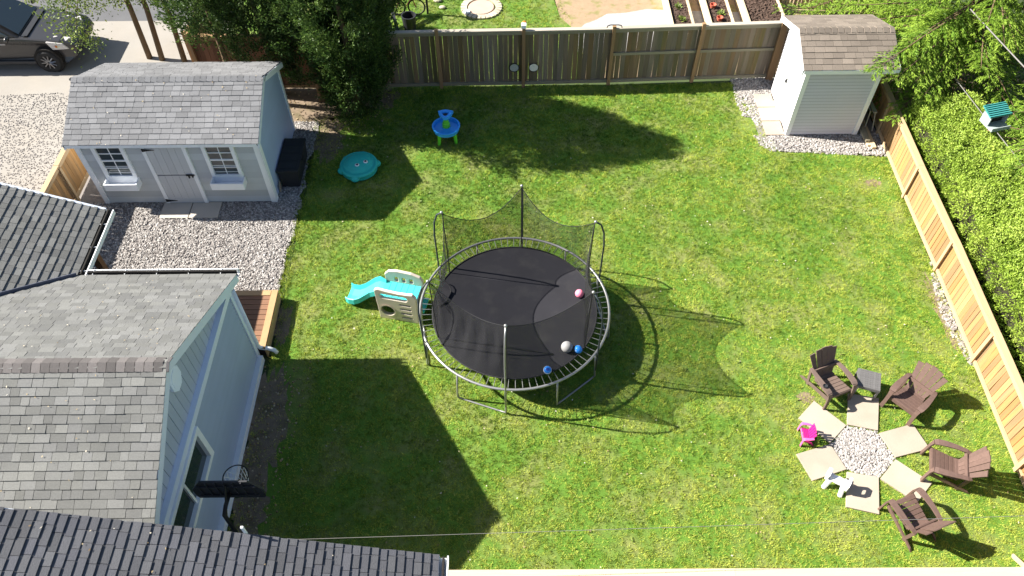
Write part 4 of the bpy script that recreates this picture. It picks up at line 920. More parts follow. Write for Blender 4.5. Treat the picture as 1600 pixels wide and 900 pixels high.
# ------------------------------------------------------------------ fire ring seating
for q, lab in zip(SLABS, ('pale slab at the far point of the gravel ring, beside the wicker table', 'pale slab between the two right hand chairs of the gravel ring', 'pale slab leading from the gravel ring to the nearest chair',
                          'pale slab at the near side, with the shadow of the white toy', 'pale slab between the pink chair and the white toy', 'pale slab behind the pink chair, left of the wicker table')):
    V = [(x, y, z) for z in (-.02, .045) for x, y in q]
    o = MB().add(V, [(3, 2, 1, 0), (4, 5, 6, 7)] + [(k, (k + 1) % 4, 4 + (k + 1) % 4, 4 + k) for k in range(4)]).build('paving_slab', m_slab, None, bevel=.006); tag(o, lab, 'paving slab', 'slabs around the gravel ring')
o = MB().add([(x, y, .004) for x, y in HEXA], [tuple(range(6))]).build('fire_ring_bed', m_gbed, None, fix=False); tag(o, kind='structure')
if o.data.polygons[0].normal.z < 0: o.data.flip_normals()
P = scatter(HEXA, 1900, 9); stones('ring_gravel', np.c_[P, np.full(len(P), .02)], .036, m_gravel, tint=np.clip(RNG.normal(.6, .25, len(P)), 0, 1))

def make_chair(label, loc, fw, m, cup=False):
    t = thing('adirondack_chair', (*loc, 0), label, 'chair', rz=math.atan2(-fw[0], fw[1]), group='chairs around the gravel ring')
    L = dict(local=True)
    for k in range(6):                                                          # seat slats, front edge rolled over
        y = .285 - k * .083; z = .365 - k * .0165
        MB().box((0, y, z), (.52 - .012 * k, .077, .022), Matrix.Rotation(.2, 3, 'X')).build('seat_slat', m, t, bevel=.004, **L)
    MB().box((0, .325, .325), (.54, .024, .09)).build('seat_apron', m, t, bevel=.004, **L)
    for k in range(5):                                                          # fan back
        u = k - 2; b0 = Vector((u * .080, -.17, .27)); b1 = Vector((u * .134, -.48, .94 - .020 * u * u)); w0, w1 = .074, .127
        d = (b1 - b0).normalized(); n = Vector((1, 0, 0)).cross(d).normalized(); s = n.cross(d) * -1; s = Vector((1, 0, 0))
        V = []; N = 6
        for i in range(N + 1):
            q = i / N; c = b0.lerp(b1, q); w = w0 + (w1 - w0) * q
            tp_ = -.015 * u
            for (sx, sn) in ((-1, -1), (1, -1), (1, 1), (-1, 1)):
                p = c + s * (w / 2 * sx) + n * (.010 * sn)
                if i == N: p = p - d * (.02 * abs(u + .5 * sx) ** 1.3 * .6)
                V.append(p)
        F = [(3, 2, 1, 0), tuple(4 * N + k_ for k_ in range(4))] + [(4 * i + a, 4 * i + (a + 1) % 4, 4 * i + 4 + (a + 1) % 4, 4 * i + 4 + a) for i in range(N) for a in range(4)]
        MB().add(V, F).build('back_slat', m, t, **L)
    MB().box((0, -.245, .50), (.60, .03, .07), Matrix.Rotation(.35, 3, 'X')).build('back_brace', m, t, bevel=.004, **L)
    MB().box((0, -.155, .295), (.44, .07, .03)).build('seat_end', m, t, bevel=.004, **L)
    for s in (-1, 1):
        MB().sweep([(s * .27, -.33, .51), (s * .295, -.25, .535), (s * .31, -.05, .555), (s * .315, .12, .56), (s * .31, .27, .555), (s * .30, .33, .54)], [.07, .085, .10, .12, .125, .115], .028).build('arm', m, t, bevel=.005, **L)
        MB().sweep([(s * .30, .335, .54), (s * .295, .36, .43), (s * .295, .375, .25), (s * .305, .39, .0)], [.09, .075, .07, .08], .035).build('front_leg', m, t, bevel=.004, **L)
        V = [(s * .262, -.50, 0), (s * .290, -.50, 0), (s * .262, .34, .27), (s * .290, .34, .27), (s * .262, -.44, .07), (s * .290, -.44, .07), (s * .262, .34, .365), (s * .290, .34, .365)]
        MB().hexa(V).build('side_rail', m, t, **L)
        MB().box((s * .272, -.28, .27), (.03, .06, .48), Matrix.Rotation(.15, 3, 'X')).build('rear_support', m, t, **L)
    if cup:
        MB().lathe([(.045, 0), (.05, .02), (.045, .03), (.035, .01), (.001, .005)], 14, (.31, .16, .575)).build('cup_holder', m_bin, t, **L)
    return t
A_ = make_chair('dark brown resin slatted chair at the far left, beside the wicker table', (6.49, 8.48), (.36, -.93), m_chairk, True)
def at_front(sf, fw): l = math.hypot(*fw); return (sf[0] - .32 * fw[0] / l, sf[1] - .32 * fw[1] / l), (fw[0] / l, fw[1] / l)
p, f_ = at_front((7.79, 7.9), (-.765, -.645)); base_chair = make_chair('brown resin slatted chair right of the wicker table, facing the gravel ring', p, f_, m_chair)
for sf, fw, lab in (((7.97, 6.70), (-.945, .33), 'brown resin slatted chair nearest the right fence, with its back toward the fence'), ((7.15, 5.92), (-.36, .93), 'brown resin slatted chair nearest the bottom fence, seen from behind')):
    p, f_ = at_front(sf, fw); c = copy_tree(base_chair); c.location = (*p, 0); c.rotation_euler = (0, 0, math.atan2(-f_[0], f_[1])); c['label'] = lab
    c.matrix_basis = Matrix.Translation((*p, 0)) @ Matrix.Rotation(math.atan2(-f_[0], f_[1]), 4, 'Z')
# wicker table
wtb = thing('side_table', (7.265, 8.46, 0), 'small grey wicker side table between two slatted chairs', 'side table', rz=R_(-19))
for k in range(9): piece('woven_strip', m_wick, wtb, (-.20 + k * .05, 0, .425), (.047, .44, .018), (0, random.uniform(-.06, .06), 0), local=True)
for k in range(9): piece('woven_strip', m_wick, wtb, (0, -.20 + k * .05, .428), (.44, .018, .016), local=True)
for (x, y, sx, sy) in ((0, .21, .45, .025), (0, -.21, .45, .025), (.21, 0, .025, .395), (-.21, 0, .025, .395)): piece('apron', m_wick, wtb, (x, y, .385), (sx, sy, .06), local=True)
for x in (-.2, .2):
    for y in (-.2, .2): piece('leg', m_wick, wtb, (x, y, .18), (.04, .04, .36), local=True)
# pink child's chair (facing left)
pk = thing('child_chair', (5.80, 7.37, 0), 'small bright pink plastic child chair on the edge of a pale slab', 'child chair', rz=R_(86))
for k in range(4): MB().box((0, .08 - k * .055, .20 - k * .008), (.30, .048, .018)).build('seat_slat', m_pink, pk, local=True, bevel=.003)
for k in range(5):
    u = k - 2; MB().hexa([(u * .055 - .022, -.10, .17), (u * .055 + .022, -.10, .17), (u * .055 - .022, -.085, .17), (u * .055 + .022, -.085, .17), (u * .068 - .028, -.20, .50 - .01 * u * u), (u * .068 + .028, -.20, .50 - .01 * u * u), (u * .068 - .028, -.185, .50 - .01 * u * u), (u * .068 + .028, -.185, .50 - .01 * u * u)]).build('back_slat', m_pink, pk, local=True)
for s in (-1, 1):
    MB().sweep([(s * .18, -.16, .33), (s * .20, 0, .34), (s * .20, .14, .34), (s * .195, .17, .30), (s * .20, .18, 0)], [.05, .06, .07, .06, .06], .022).build('arm', m_pinkl, pk, local=True, bevel=.004)
    MB().sweep([(s * .16, .12, .19), (s * .17, -.15, .10), (s * .175, -.24, .0)], .03, .05).build('rear_leg', m_pink, pk, local=True)
MB().box((0, -.155, .36), (.32, .02, .05)).build('back_brace', m_pink, pk, local=True)
MB().box((0, .13, .17), (.32, .02, .06)).build('seat_apron', m_pinkl, pk, local=True)
pk.scale = (.86, .60, .82)
# white plastic ride-on toy
ry = thing('toddler_toy', (6.14, 6.36, 0), 'small white plastic toddler toy with handle, between two pale slabs', 'toy', rz=R_(-32))
MB().sphere((0, 0, .24), .10, 18, 10, (1.75, .85, .75)).build('seat', m_whitep, ry, smooth=True, local=True)
MB().prism([(-.09, .20), (.09, .20), (.10, .38), (.06, .44), (-.06, .44), (-.10, .38)], 'x', -.235, -.175).build('head_panel', m_whitep, ry, local=True, bevel=.012)
me = holed([(-.11, .18), (.11, .18), (.12, .36), (.07, .42), (-.07, .42), (-.12, .36)], [rr(-.06, .06, .28, .36, .03, 3)], .035)
addobj('handle', me, m_whitep, ry, wm(ry) @ Matrix.Translation((.20, 0, 0)) @ Matrix.Rotation(R_(90), 4, 'Z'))
for (x, y) in ((-.17, -.14), (-.17, .14), (.15, -.15), (.15, .15)): MB().tube([(x * .8, y * .4, .22), (x, y, 0.0)], [.05, .045], 8).build('leg', m_whitep, ry, local=True)

# ------------------------------------------------------------------ basketball hoop
bk = thing('basketball_hoop', (-4.6, 5.0, 0), 'black portable basketball hoop beside the house wall, seen from behind', 'basketball hoop')
bo = [(-.53, 2.12), (.53, 2.12), (.56, 2.2), (.56, 2.42), (.38, 2.70), (-.38, 2.70), (-.56, 2.42), (-.56, 2.2)]
bd = MB().prism([(-4.58 + x, z) for x, z in [(a, b - .06) for a, b in bo]], 'y', 5.33, 5.36).build('backboard', m_bin, bk)
for k in range(7): MB().box((-4.58 - .42 + k * .14, 5.32, 2.38), (.02, .025, .50 if 0 < k < 6 else .3)).build('rib', m_bin, bd)
for z in (2.2, 2.5): MB().box((-4.58, 5.315, z), (.96, .03, .02)).build('rib', m_bin, bd)
MB().ring((-4.55, 5.62, 2.22), .205, .011, 28, 6).build('rim', m_black, bk, smooth=True)
MB().box((-4.56, 5.385, 2.21), (.14, .05, .03)).build('rim_bracket', m_black, bk)
nt_ = MB()
for k in range(12):
    for s in (1, -1):
        a0 = 2 * math.pi * k / 12; pth = []
        for j in range(5):
            u = j / 4; r = .20 - .09 * u; a = a0 + s * u * .8; pth.append((-4.55 + r * math.cos(a), 5.62 + r * math.sin(a), 2.21 - .36 * u))
        nt_.tube(pth, .0055, 4, False)
nt_.build('net', m_netw, bk)
MB().tube([(-4.56, 5.30, 2.3), (-4.58, 5.10, 2.28), (-4.6, 4.98, 2.2), (-4.6, 4.95, 1.2), (-4.6, 4.95, .1)], .035, 10).build('pole', m_black, bk, smooth=True)
MB().tube([(-4.56, 5.31, 2.55), (-4.6, 4.96, 2.05)], .018, 6).build('brace', m_black, bk)
MB().box((-4.6, 4.75, .09), (.6, .8, .18)).build('base', m_bin, bk, bevel=.05)

# ------------------------------------------------------------------ things by the small shed
for k, (x, z, y0, y1, lab) in enumerate(((9.52, .05, 15.95, 18.0, 'pale plank lowest and leftmost in the pile by the small shed'), (9.66, .06, 15.85, 17.9, 'pale plank beside the fence in the pile by the small shed'), (9.58, .13, 16.05, 18.1, 'greyish plank on top of the pile by the small shed'))):
    o = MB().box((x, (y0 + y1) / 2, z), (.11, y1 - y0, .07), Matrix.Rotation(R_(3 - 3 * k), 3, 'Z')).build('plank', m_lumber if k < 2 else m_oldrail, None, bevel=.004); tag(o, lab, 'plank', 'planks by the small shed')
sh = thing('sawhorse', (9.68, 17.1, 0), 'folded grey metal trestle leaning between the small shed and fence', 'trestle')
MB().tube([(9.60, 16.6, .15), (9.62, 16.7, .62), (9.62, 17.4, .66), (9.60, 17.5, .15)], .02, 8).build('frame', m_steel, sh)
MB().tube([(9.78, 16.5, .10), (9.74, 16.65, .60), (9.74, 17.45, .64), (9.78, 17.6, .10)], .02, 8).build('frame', m_steel, sh)
MB().box((9.68, 17.05, .68), (.09, 1.0, .05)).build('beam', m_steel, sh)
hrr = thing('hose_reel', (9.66, 17.85, .75), 'round yellow reel behind the small shed and low fence', 'reel')
rx = Matrix.Rotation(R_(70), 4, 'X')
MB().lathe([(.001, -.03), (.15, -.03), (.16, 0), (.15, .03), (.05, .03), (.04, .05), (.001, .05)], 22, (9.66, 17.85, .75), rot=rx).build('disc', m_yell, hrr, smooth=False)
MB().lathe([(.001, 0), (.035, 0), (.03, .02), (.001, .02)], 12, (9.66, 17.83, .80), rot=rx).build('hub', m_bin, hrr)
MB().tube([(9.66, 17.88, 0), (9.66, 17.88, .95), (9.75, 17.9, 1.1), (10.0, 17.9, 1.12)], .018, 8).build('bracket', m_steel, hrr)

# ------------------------------------------------------------------ bird feeder in front of the spruce
fd = thing('bird_feeder', (11.55, 14.72, -.78), 'pale wooden bird feeder with teal ribbed metal roof above the hedge', 'bird feeder', rz=R_(14)); fd.scale = (.82, .82, 1)
MB().box((0, 0, 1.69), (.08, .08, 1.82)).build('post', m_oldpost, fd, local=True)
MB().box((0, -.06, 2.62), (.62, .56, .03)).build('tray', m_feedw, fd, local=True)
for x in (-.28, .28): MB().box((x, .06, 2.75), (.03, .34, .24)).build('side_wall', m_feedw, fd, local=True)
MB().box((0, .04, 2.75), (.52, .03, .24)).build('shade_panel', m_haz, fd, local=True)  # near-black panel, shade inside the feeder put into its colour
MB().box((0, -.32, 2.66), (.60, .02, .07)).build('lip', m_feedw, fd, local=True)
rfd = MB().hexa([(-.36, -.12, 2.88), (.36, -.12, 2.88), (-.36, .30, 2.98), (.36, .30, 2.98), (-.36, -.12, 2.90), (.36, -.12, 2.90), (-.36, .30, 3.0), (.36, .30, 3.0)]).build('roof', m_tealmetal, fd, local=True)
for k in range(7): MB().sweep([(-.36, -.10 + k * .063, 2.912 + .1 * (k * .063 + .02) / .42), (.36, -.10 + k * .063, 2.912 + .1 * (k * .063 + .02) / .42)], .022, .016, side=(0, 1, 0)).build('rib', m_tealmetal, rfd, local=True)

# ------------------------------------------------------------------ overhead cables
def cable(a, b, r, sag, lab):
    a = Vector(a); b = Vector(b); pts = [a.lerp(b, i / 14) - Vector((0, 0, sag * (1 - (2 * i / 14 - 1) ** 2))) for i in range(15)]
    tag(MB().tube(pts, r, 6).build('overhead_cable', m_cable, None, smooth=True), lab, 'cable', 'overhead cables')
cable((-5.4, 4.44, 2.42), (12.5, 4.87, 2.42), .004, .02, 'thin dark cable strung across the bottom of the lawn')
cable((11.06, 16.9, 3.5), (11.9, 12.2, 3.45), .016, .02, 'thick grey cable coming out of the top of the spruce')
cable((11.24, 16.6, 1.83), (11.95, 11.2, 1.83), .011, .02, 'thin grey cable passing behind the bird feeder over the hedge')

# ------------------------------------------------------------------ trees
def unit(A): return A / (np.linalg.norm(A, axis=-1, keepdims=True) + 1e-9)
def cedar(x, y, H, R, n, seed, label, bare=.25, wide=None):
    r = np.random.default_rng(seed)
    t = thing('cedar_tree', (x, y, 0), label, 'tree', group='dark cedars along the back fence')
    MB().tube([(x, y, -.1), (x + .03, y, H * .3), (x - .02, y + .02, H * .6), (x, y, H * .92)], [.11, .085, .05, .015], 8).build('trunk', m_bark, t, smooth=True)
    prof = lambda u: R * np.clip(1 - np.abs((u - .30) / .74) ** 2.0, .02, 1) * np.where(u < .12, .6 + u * 3.3, 1)
    if wide: prof = lambda u: np.interp(u, [0, .08, .34, .52, .7, .88, 1], [.45, .70, .76, 1.4, .95, .36, .05])
    # upright boughs, each a cluster of sprays with its own clump brightness
    nb = int(n / 55); u = r.random(nb) ** .85; a = r.uniform(0, 2 * np.pi, nb)
    rad = prof(u) * np.sqrt(r.uniform(.35, 1.0, nb)) * (1 + .16 * np.sin(3 * a + seed) + .12 * np.sin(7 * u * 6 + a * 2))
    C = np.c_[x + np.cos(a) * rad, y + np.sin(a) * rad, bare + u * (H - bare)]
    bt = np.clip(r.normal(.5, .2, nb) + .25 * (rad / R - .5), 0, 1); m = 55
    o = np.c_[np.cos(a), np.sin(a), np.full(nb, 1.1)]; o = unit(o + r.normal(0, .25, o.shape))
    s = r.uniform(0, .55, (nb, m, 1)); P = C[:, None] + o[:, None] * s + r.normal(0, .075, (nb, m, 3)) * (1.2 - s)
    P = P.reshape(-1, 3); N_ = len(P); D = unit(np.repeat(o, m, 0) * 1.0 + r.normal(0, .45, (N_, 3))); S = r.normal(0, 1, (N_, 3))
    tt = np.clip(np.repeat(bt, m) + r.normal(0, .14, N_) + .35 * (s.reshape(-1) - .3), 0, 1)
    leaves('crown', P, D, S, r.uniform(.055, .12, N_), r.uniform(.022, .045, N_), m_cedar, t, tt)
    return t
cedar(-4.22, 17.50, 6.3, 1.05, 66000, 31, 'dense dark cedar at the corner of the lawn, nearest of the cedars', .15, wide=True)
cedar(-4.1, 18.25, 5.0, .68, 34000, 32, 'dark cedar pressed against the left end of the tall back fence', .2)
cedar(-5.35, 18.15, 6.2, .95, 44000, 33, 'dark cedar with bare lower trunk beside the back corner of the grey shed', .8)
cedar(-6.6, 18.35, 5.6, .9, 34000, 34, 'thin shaded cedar behind the right end of the grey shed roof', 1.2)
cedar(-7.75, 18.2, 5.0, .75, 20000, 35, 'sparse cedar in front of the reddish brown fence', 2.0)

def broad_tree(x, y, H, lean, n, seed, label, hang=(), mleaf=None, cr=1.8, zc=(.45, 1.0)):
    r = np.random.default_rng(seed); t = thing('leafy_tree', (x, y, 0), label, 'tree', group='leafy trees behind the grey shed')
    tp = Vector((x + lean[0], y + lean[1], H)); tr_ = MB(); b0 = Vector((x, y, -.1))
    tr_.tube([b0, b0.lerp(tp, .35) + Vector((.06, 0, 0)), b0.lerp(tp, .7) - Vector((.05, 0, 0)), tp], [.09, .075, .05, .02], 8); tr_.build('trunk', m_bark, t, smooth=True)
    CL = []; lim = MB()
    for k in range(16):
        q = r.uniform(.4, .98); a = r.uniform(0, 6.28); p = b0.lerp(tp, q); L = cr * r.uniform(.5, 1.1) * (1.2 - q * .5)
        e = p + Vector((math.cos(a) * L, math.sin(a) * L, r.uniform(-.1, .7))); lim.tube([p, p.lerp(e, .5) + Vector((0, 0, .12)), e], [.03, .018, .006], 5)
        for j in range(5): CL.append(p.lerp(e, r.uniform(.35, 1.05)) + Vector(r.normal(0, .18, 3)))
    for h in hang:
        e = Vector(h); p = b0.lerp(tp, .8); lim.tube([p, p.lerp(e, .5) + Vector((0, 0, .25)), e], [.03, .02, .007], 5)
        for j in range(8): CL.append(p.lerp(e, r.uniform(.6, 1.05)) + Vector(r.normal(0, .2, 3)) + Vector((0, 0, -.1)))
    lim.build('limbs', m_bark, t)
    C = np.array([list(c) for c in CL]); m = n // len(C); P = (C[:, None] + r.normal(0, .19, (len(C), m, 3)) * np.array([1, 1, .8])).reshape(-1, 3)
    bt = np.repeat(r.uniform(.2, .9, len(C)), m); N_ = len(P)
    leaves('crown', P, r.normal(0, 1, (N_, 3)) + np.array([0, 0, -.3]), r.normal(0, 1, (N_, 3)), r.uniform(.05, .11, N_), r.uniform(.03, .055, N_), m_leaf, t, np.clip(bt + r.normal(0, .15, N_), 0, 1))
broad_tree(-10.85, 20.25, 5.2, (.1, -.2), 9000, 41, 'leafy tree with twin trunk rising left behind the grey shed roof', hang=[(-12.35, 19.6, 2.0), (-12.0, 19.3, 1.7), (-12.7, 19.9, 2.3), (-11.9, 19.0, 2.3)], cr=1.3)
broad_tree(-10.45, 20.15, 5.0, (.25, .1), 4200, 42, 'leafy tree leaning against its twin trunk behind the grey shed roof', cr=1.3)
broad_tree(-9.75, 20.05, 4.4, (.0, .2), 4200, 43, 'slim leafy tree between the twin trunks and the brown fence', cr=1.2)
broad_tree(-7.6, 19.7, 4.8, (.3, -.4), 5200, 44, 'shaded leafy tree overhanging the reddish brown fence', cr=1.5)
db_ = MB(); db_.tube([(-7.6, 19.2, 2.2), (-7.3, 18.9, 2.6), (-6.9, 18.8, 3.0), (-6.75, 18.7, 3.5)], [.03, .022, .018, .01], 6).tube([(-7.0, 18.8, 2.9), (-6.6, 18.7, 3.1), (-6.2, 18.6, 3.05)], [.016, .012, .006], 5)
tag(db_.build('dead_branch', m_dead, None, smooth=True), 'bare pale curved branch in front of the dark cedars', 'branch')

def spruce(x, y, H, R, seed, label, extra=(), zmin=.7, step=.40, nb=8, amin=None, dens=1.0):
    r = np.random.default_rng(seed); t = thing('spruce_tree', (x, y, 0), label, 'tree')
    MB().tube([(x, y, -.1), (x, y, H * .5), (x, y, H)], [.22, .12, .015], 10).build('trunk', m_bark, t, smooth=True)
    bm_ = MB(); P = []; D = []; S = []; T = []
    br = []
    z = zmin
    while z < H - .3:
        L = R * (1 - z / H) ** .8 + .25
        for k in range(nb):
            a = 2 * math.pi * (k + r.uniform(-.3, .3)) / nb + z * 1.7
            if amin and not (amin[0] < (a % (2 * math.pi)) < amin[1]): continue
            br.append((a, z + r.uniform(-.15, .15), L * r.uniform(.75, 1.12)))
        z += step
    for (tx, ty, tz, z0) in extra: br.append((math.atan2(ty - y, tx - x), z0, math.hypot(tx - x, ty - y)))
    for (a, z0, L) in br:
        dr_ = np.array([math.cos(a), math.sin(a), 0]); sd = np.array([-math.sin(a), math.cos(a), 0]); bt = r.uniform(.35, .75)
        f = lambda u: np.array([x, y, z0]) + dr_ * L * u + np.array([0, 0, .10 * L * u - .30 * L * u * u + .10 * L * u ** 4])
        bm_.tube([f(u) for u in (0, .3, .6, .85, 1)], [.035, .026, .018, .01, .004], 5, False)
        nt = max(6, int(L * 7))
        for i in range(nt):
            u = .18 + .82 * (i + r.uniform(0, 1)) / nt; b = f(min(u, 1.0))
            for s in (-1, 1):
                tl = (.75 * (1.08 - u) + .18) * r.uniform(.7, 1.2) * min(1, L / 2)
                td = unit(dr_ * .75 + sd * s * r.uniform(.6, 1.0) + np.array([0, 0, -.18 + r.normal(0, .12)]))
                m = int((10 + 26 * tl) * dens); v = r.random(m)
                q = b + td * (v * tl)[:, None] + np.array([0, 0, -1]) * (.10 * (v * tl) ** 1.2)[:, None] + r.normal(0, .012, (m, 3))
                sg = r.choice([-1, 1], m)[:, None]; w = np.cross(td, [0, 0, 1]); w = w / (np.linalg.norm(w) + 1e-9)
                d = unit(td * .9 + w * sg * r.uniform(.15, .7, (m, 1)) + np.c_[np.zeros(m), np.zeros(m), r.normal(-.22, .28, m)])
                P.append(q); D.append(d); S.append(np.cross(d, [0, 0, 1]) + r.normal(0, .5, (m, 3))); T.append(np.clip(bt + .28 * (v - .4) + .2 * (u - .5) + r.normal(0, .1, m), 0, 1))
    bm_.build('branches', m_bark, t)
    P = np.concatenate(P); D = np.concatenate(D); S = np.concatenate(S); T = np.concatenate(T); N_ = len(P)
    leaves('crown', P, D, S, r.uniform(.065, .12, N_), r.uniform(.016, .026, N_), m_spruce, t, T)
    return N_
n1 = spruce(12.3, 18.3, 9.5, 3.5, 51, 'large bright green spruce behind the small white shed at the upper right', extra=[(8.75, 15.9, 2.2, 2.9), (9.1, 16.4, 2.3, 2.8), (9.4, 15.9, 2.0, 2.6), (9.9, 15.9, 1.9, 2.4), (10.2, 15.7, 1.6, 2.2)], dens=1.55)
n2 = spruce(14.3, 14.0, 8.0, 3.3, 52, 'second spruce at the right edge with only its branch tips in view', extra=[(11.0, 13.3, 2.2, 2.4), (10.9, 12.5, 2.6, 2.8)], dens=1.0)
n3 = spruce(10.8, 21.2, 6.0, 2.2, 53, 'younger spruce behind the pale fence panel at the top right', dens=.8)
# clipped cedar hedge beyond the right fence
hg = thing('cedar_hedge', (11, 11, 0), 'broad clipped yellow green cedar hedge beyond the low wooden fence', 'hedge')
X0, X1, Y0, Y1, HZ = 10.22, 11.75, 5.0, 16.0, 1.62
MB().prism([(X0 + .12, 0), (X1 - .1, 0), (X1 - .2, HZ - .22), (X0 + .2, HZ - .22)], 'y', Y0, Y1 - .15).build('inner_branches', m_core, hg) if False else None
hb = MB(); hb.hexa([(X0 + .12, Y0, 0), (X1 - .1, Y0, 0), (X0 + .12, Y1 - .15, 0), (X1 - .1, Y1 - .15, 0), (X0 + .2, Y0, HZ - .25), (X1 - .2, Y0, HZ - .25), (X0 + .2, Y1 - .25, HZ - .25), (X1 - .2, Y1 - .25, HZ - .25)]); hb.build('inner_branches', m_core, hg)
r = np.random.default_rng(61); nb = 9200
fc = r.choice(4, nb, p=[.60, .2, .1, .1]); U = r.random(nb); Vv = r.random(nb)
C = np.zeros((nb, 3)); O = np.zeros((nb, 3))
k = fc == 0; C[k] = np.c_[X0 + (X1 - X0) * U[k], Y0 + (Y1 - Y0) * Vv[k], np.full(k.sum(), HZ - .12)]; O[k] = (0, 0, 1)
k = fc == 1; C[k] = np.c_[np.full(k.sum(), X0 + .12), Y0 + (Y1 - Y0) * Vv[k], HZ * U[k]]; O[k] = (-1, 0, .5)
k = fc == 2; C[k] = np.c_[np.full(k.sum(), X1 - .12), Y0 + (Y1 - Y0) * Vv[k], HZ * U[k]]; O[k] = (1, 0, .5)
k = fc == 3; C[k] = np.c_[X0 + (X1 - X0) * Vv[k], np.full(k.sum(), Y1 - .12), HZ * U[k]]; O[k] = (0, 1, .5)
bump = vnoise(C[:, :2], 2.2, 62) * .6 + vnoise(C[:, :2], 5, 63) * .4
C += O * ((bump - .5) * .24)[:, None]
m = 18; o = unit(O + r.normal(0, .45, O.shape) + np.array([-.15, 0, .25])); s = r.uniform(0, .17, (nb, m, 1))
P = (C[:, None] + o[:, None] * s + r.normal(0, .034, (nb, m, 3))).reshape(-1, 3); N_ = len(P)
D = unit(np.repeat(o, m, 0) + r.normal(0, .5, (N_, 3)))
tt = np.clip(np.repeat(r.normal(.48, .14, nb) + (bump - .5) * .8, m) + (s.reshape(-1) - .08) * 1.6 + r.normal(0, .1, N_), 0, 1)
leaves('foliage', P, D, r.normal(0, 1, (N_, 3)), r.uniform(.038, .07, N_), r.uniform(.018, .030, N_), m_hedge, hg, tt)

# ------------------------------------------------------------------ car on the driveway
car = thing('parked_car', (-14.9, 20.5, 0), 'dark grey brown car parked on the driveway, its front end in view', 'car')
cz = Matrix.Identity(4)
def carshell(prof, hw, m, name, parent, bevel=.05):
    """side profile (x,z) with a half width for each point"""
    n = len(prof); V = [(x, -w, z) for (x, z), w in zip(prof, hw)] + [(x, w, z) for (x, z), w in zip(prof, hw)]
    F = [tuple(range(n)), tuple(range(2 * n - 1, n - 1, -1))] + [(k, n + k, n + (k + 1) % n, (k + 1) % n) for k in range(n)]
    return MB().add(V, F).build(name, m, parent, local=True, bevel=bevel)
body = [(-2.3, .35), (-1.9, .28), (1.95, .28), (2.22, .38), (2.30, .62), (2.22, .80), (1.9, .93), (.95, 1.06), (.75, 1.08), (-2.1, 1.08), (-2.32, .9)]
b_ = carshell(body, [.84, .88, .86, .74, .72, .74, .78, .84, .88, .88, .84], m_car, 'body', car, .06)
gh = [(.85, 1.06), (.05, 1.58), (-.4, 1.66), (-1.7, 1.64), (-2.22, 1.08)]
g_ = carshell(gh, [.80, .64, .62, .62, .78], m_car, 'cabin', car, .04)
ws = MB().add([(.80, -.70, 1.105), (.80, .70, 1.105), (.10, .57, 1.57), (.10, -.57, 1.57)], [(0, 1, 2, 3)]); ws.v = [(x + .035, y, z + .035) for x, y, z in ws.v]; ws.build('windscreen', m_glass, car, local=True)
for s in (-1, 1):
    V = [(.60, s * .790, 1.13), (-.45, s * .795, 1.13), (-.45, s * .665, 1.56), (-.02, s * .660, 1.52)]; V = [(x, y + s * .018, z) for x, y, z in V]
    MB().add(V, [(0, 1, 2, 3)]).build('side_window', m_glass, car, local=True)
    V = [(-.53, s * .795, 1.13), (-1.7, s * .79, 1.13), (-1.5, s * .665, 1.55), (-.53, s * .665, 1.56)]; V = [(x, y + s * .018, z) for x, y, z in V]
    MB().add(V, [(0, 1, 2, 3)]).build('side_window', m_glass, car, local=True)
    mi = MB().sphere((.62, s * 1.0, 1.16), .10, 12, 8, (.6, 1.1, .8)).build('mirror', m_car, car, smooth=True, local=True)
    hl = MB().hexa([(1.80, s * .50, .68), (2.24, s * .44, .68), (1.66, s * .82, .68), (2.10, s * .765, .68), (1.72, s * .50, .965), (2.14, s * .44, .87), (1.55, s * .835, .955), (1.98, s * .79, .875)]).build('headlight', m_lampg, car, local=True, bevel=.02)
    MB().box((1.80, s * .815, .80), (.05, .03, .06)).build('indicator', m_amber, hl, local=True)
    MB().box((2.19, s * .60, .48), (.10, .22, .05)).build('fog_lamp', m_lampg, car, local=True)
    for wx in (1.42, -1.38):
        rx = Matrix.Rotation(math.pi / 2, 4, 'X')
        MB().lathe([(.001, -.1), (.40, -.1), (.41, .0), (.40, .1), (.001, .1)], 28, (wx, s * .80, .36), rot=rx).build('wheel_arch', m_haz, car, local=True)
        w = MB().lathe([(.20, -.10), (.31, -.11), (.345, -.08), (.345, .08), (.31, .11), (.20, .10)], 28, (wx, s * .83, .345), rot=rx).build('wheel', m_tyre, car, smooth=False, local=True)
        MB().lathe([(.001, -.05), (.2, -.06), (.215, -.09), (.225, .09), (.001, .05)], 24, (wx, s * .83, .345), rot=rx).build('wheel_well', m_haz, w, local=True)
        sp_ = MB()
        for k in range(10): a = 2 * math.pi * k / 10; sp_.tube([(wx + .03 * math.cos(a), s * .93, .345 + .03 * math.sin(a)), (wx + .215 * math.cos(a + .1), s * .925, .345 + .215 * math.sin(a + .1))], [.022, .016], 5)
        sp_.build('spokes', m_rim, w, local=True)
    MB().box((-.05, s * .90, .34), (2.2, .05, .10)).build('sill', m_bin, car, local=True, bevel=.02)
    for dx in (.35, -.55): MB().box((dx, s * .888, .93), (.16, .03, .035)).build('door_handle', m_rim, car, local=True)
MB().box((2.28, 0, .62), (.05, .9, .16)).build('grille', m_bin, car, local=True, bevel=.01)
MB().add([(.90, -.72, 1.10), (.90, .72, 1.10), (1.05, .70, 1.085), (1.05, -.70, 1.085)], [(0, 1, 2, 3)]).build('cowl', m_bin, car, local=True)

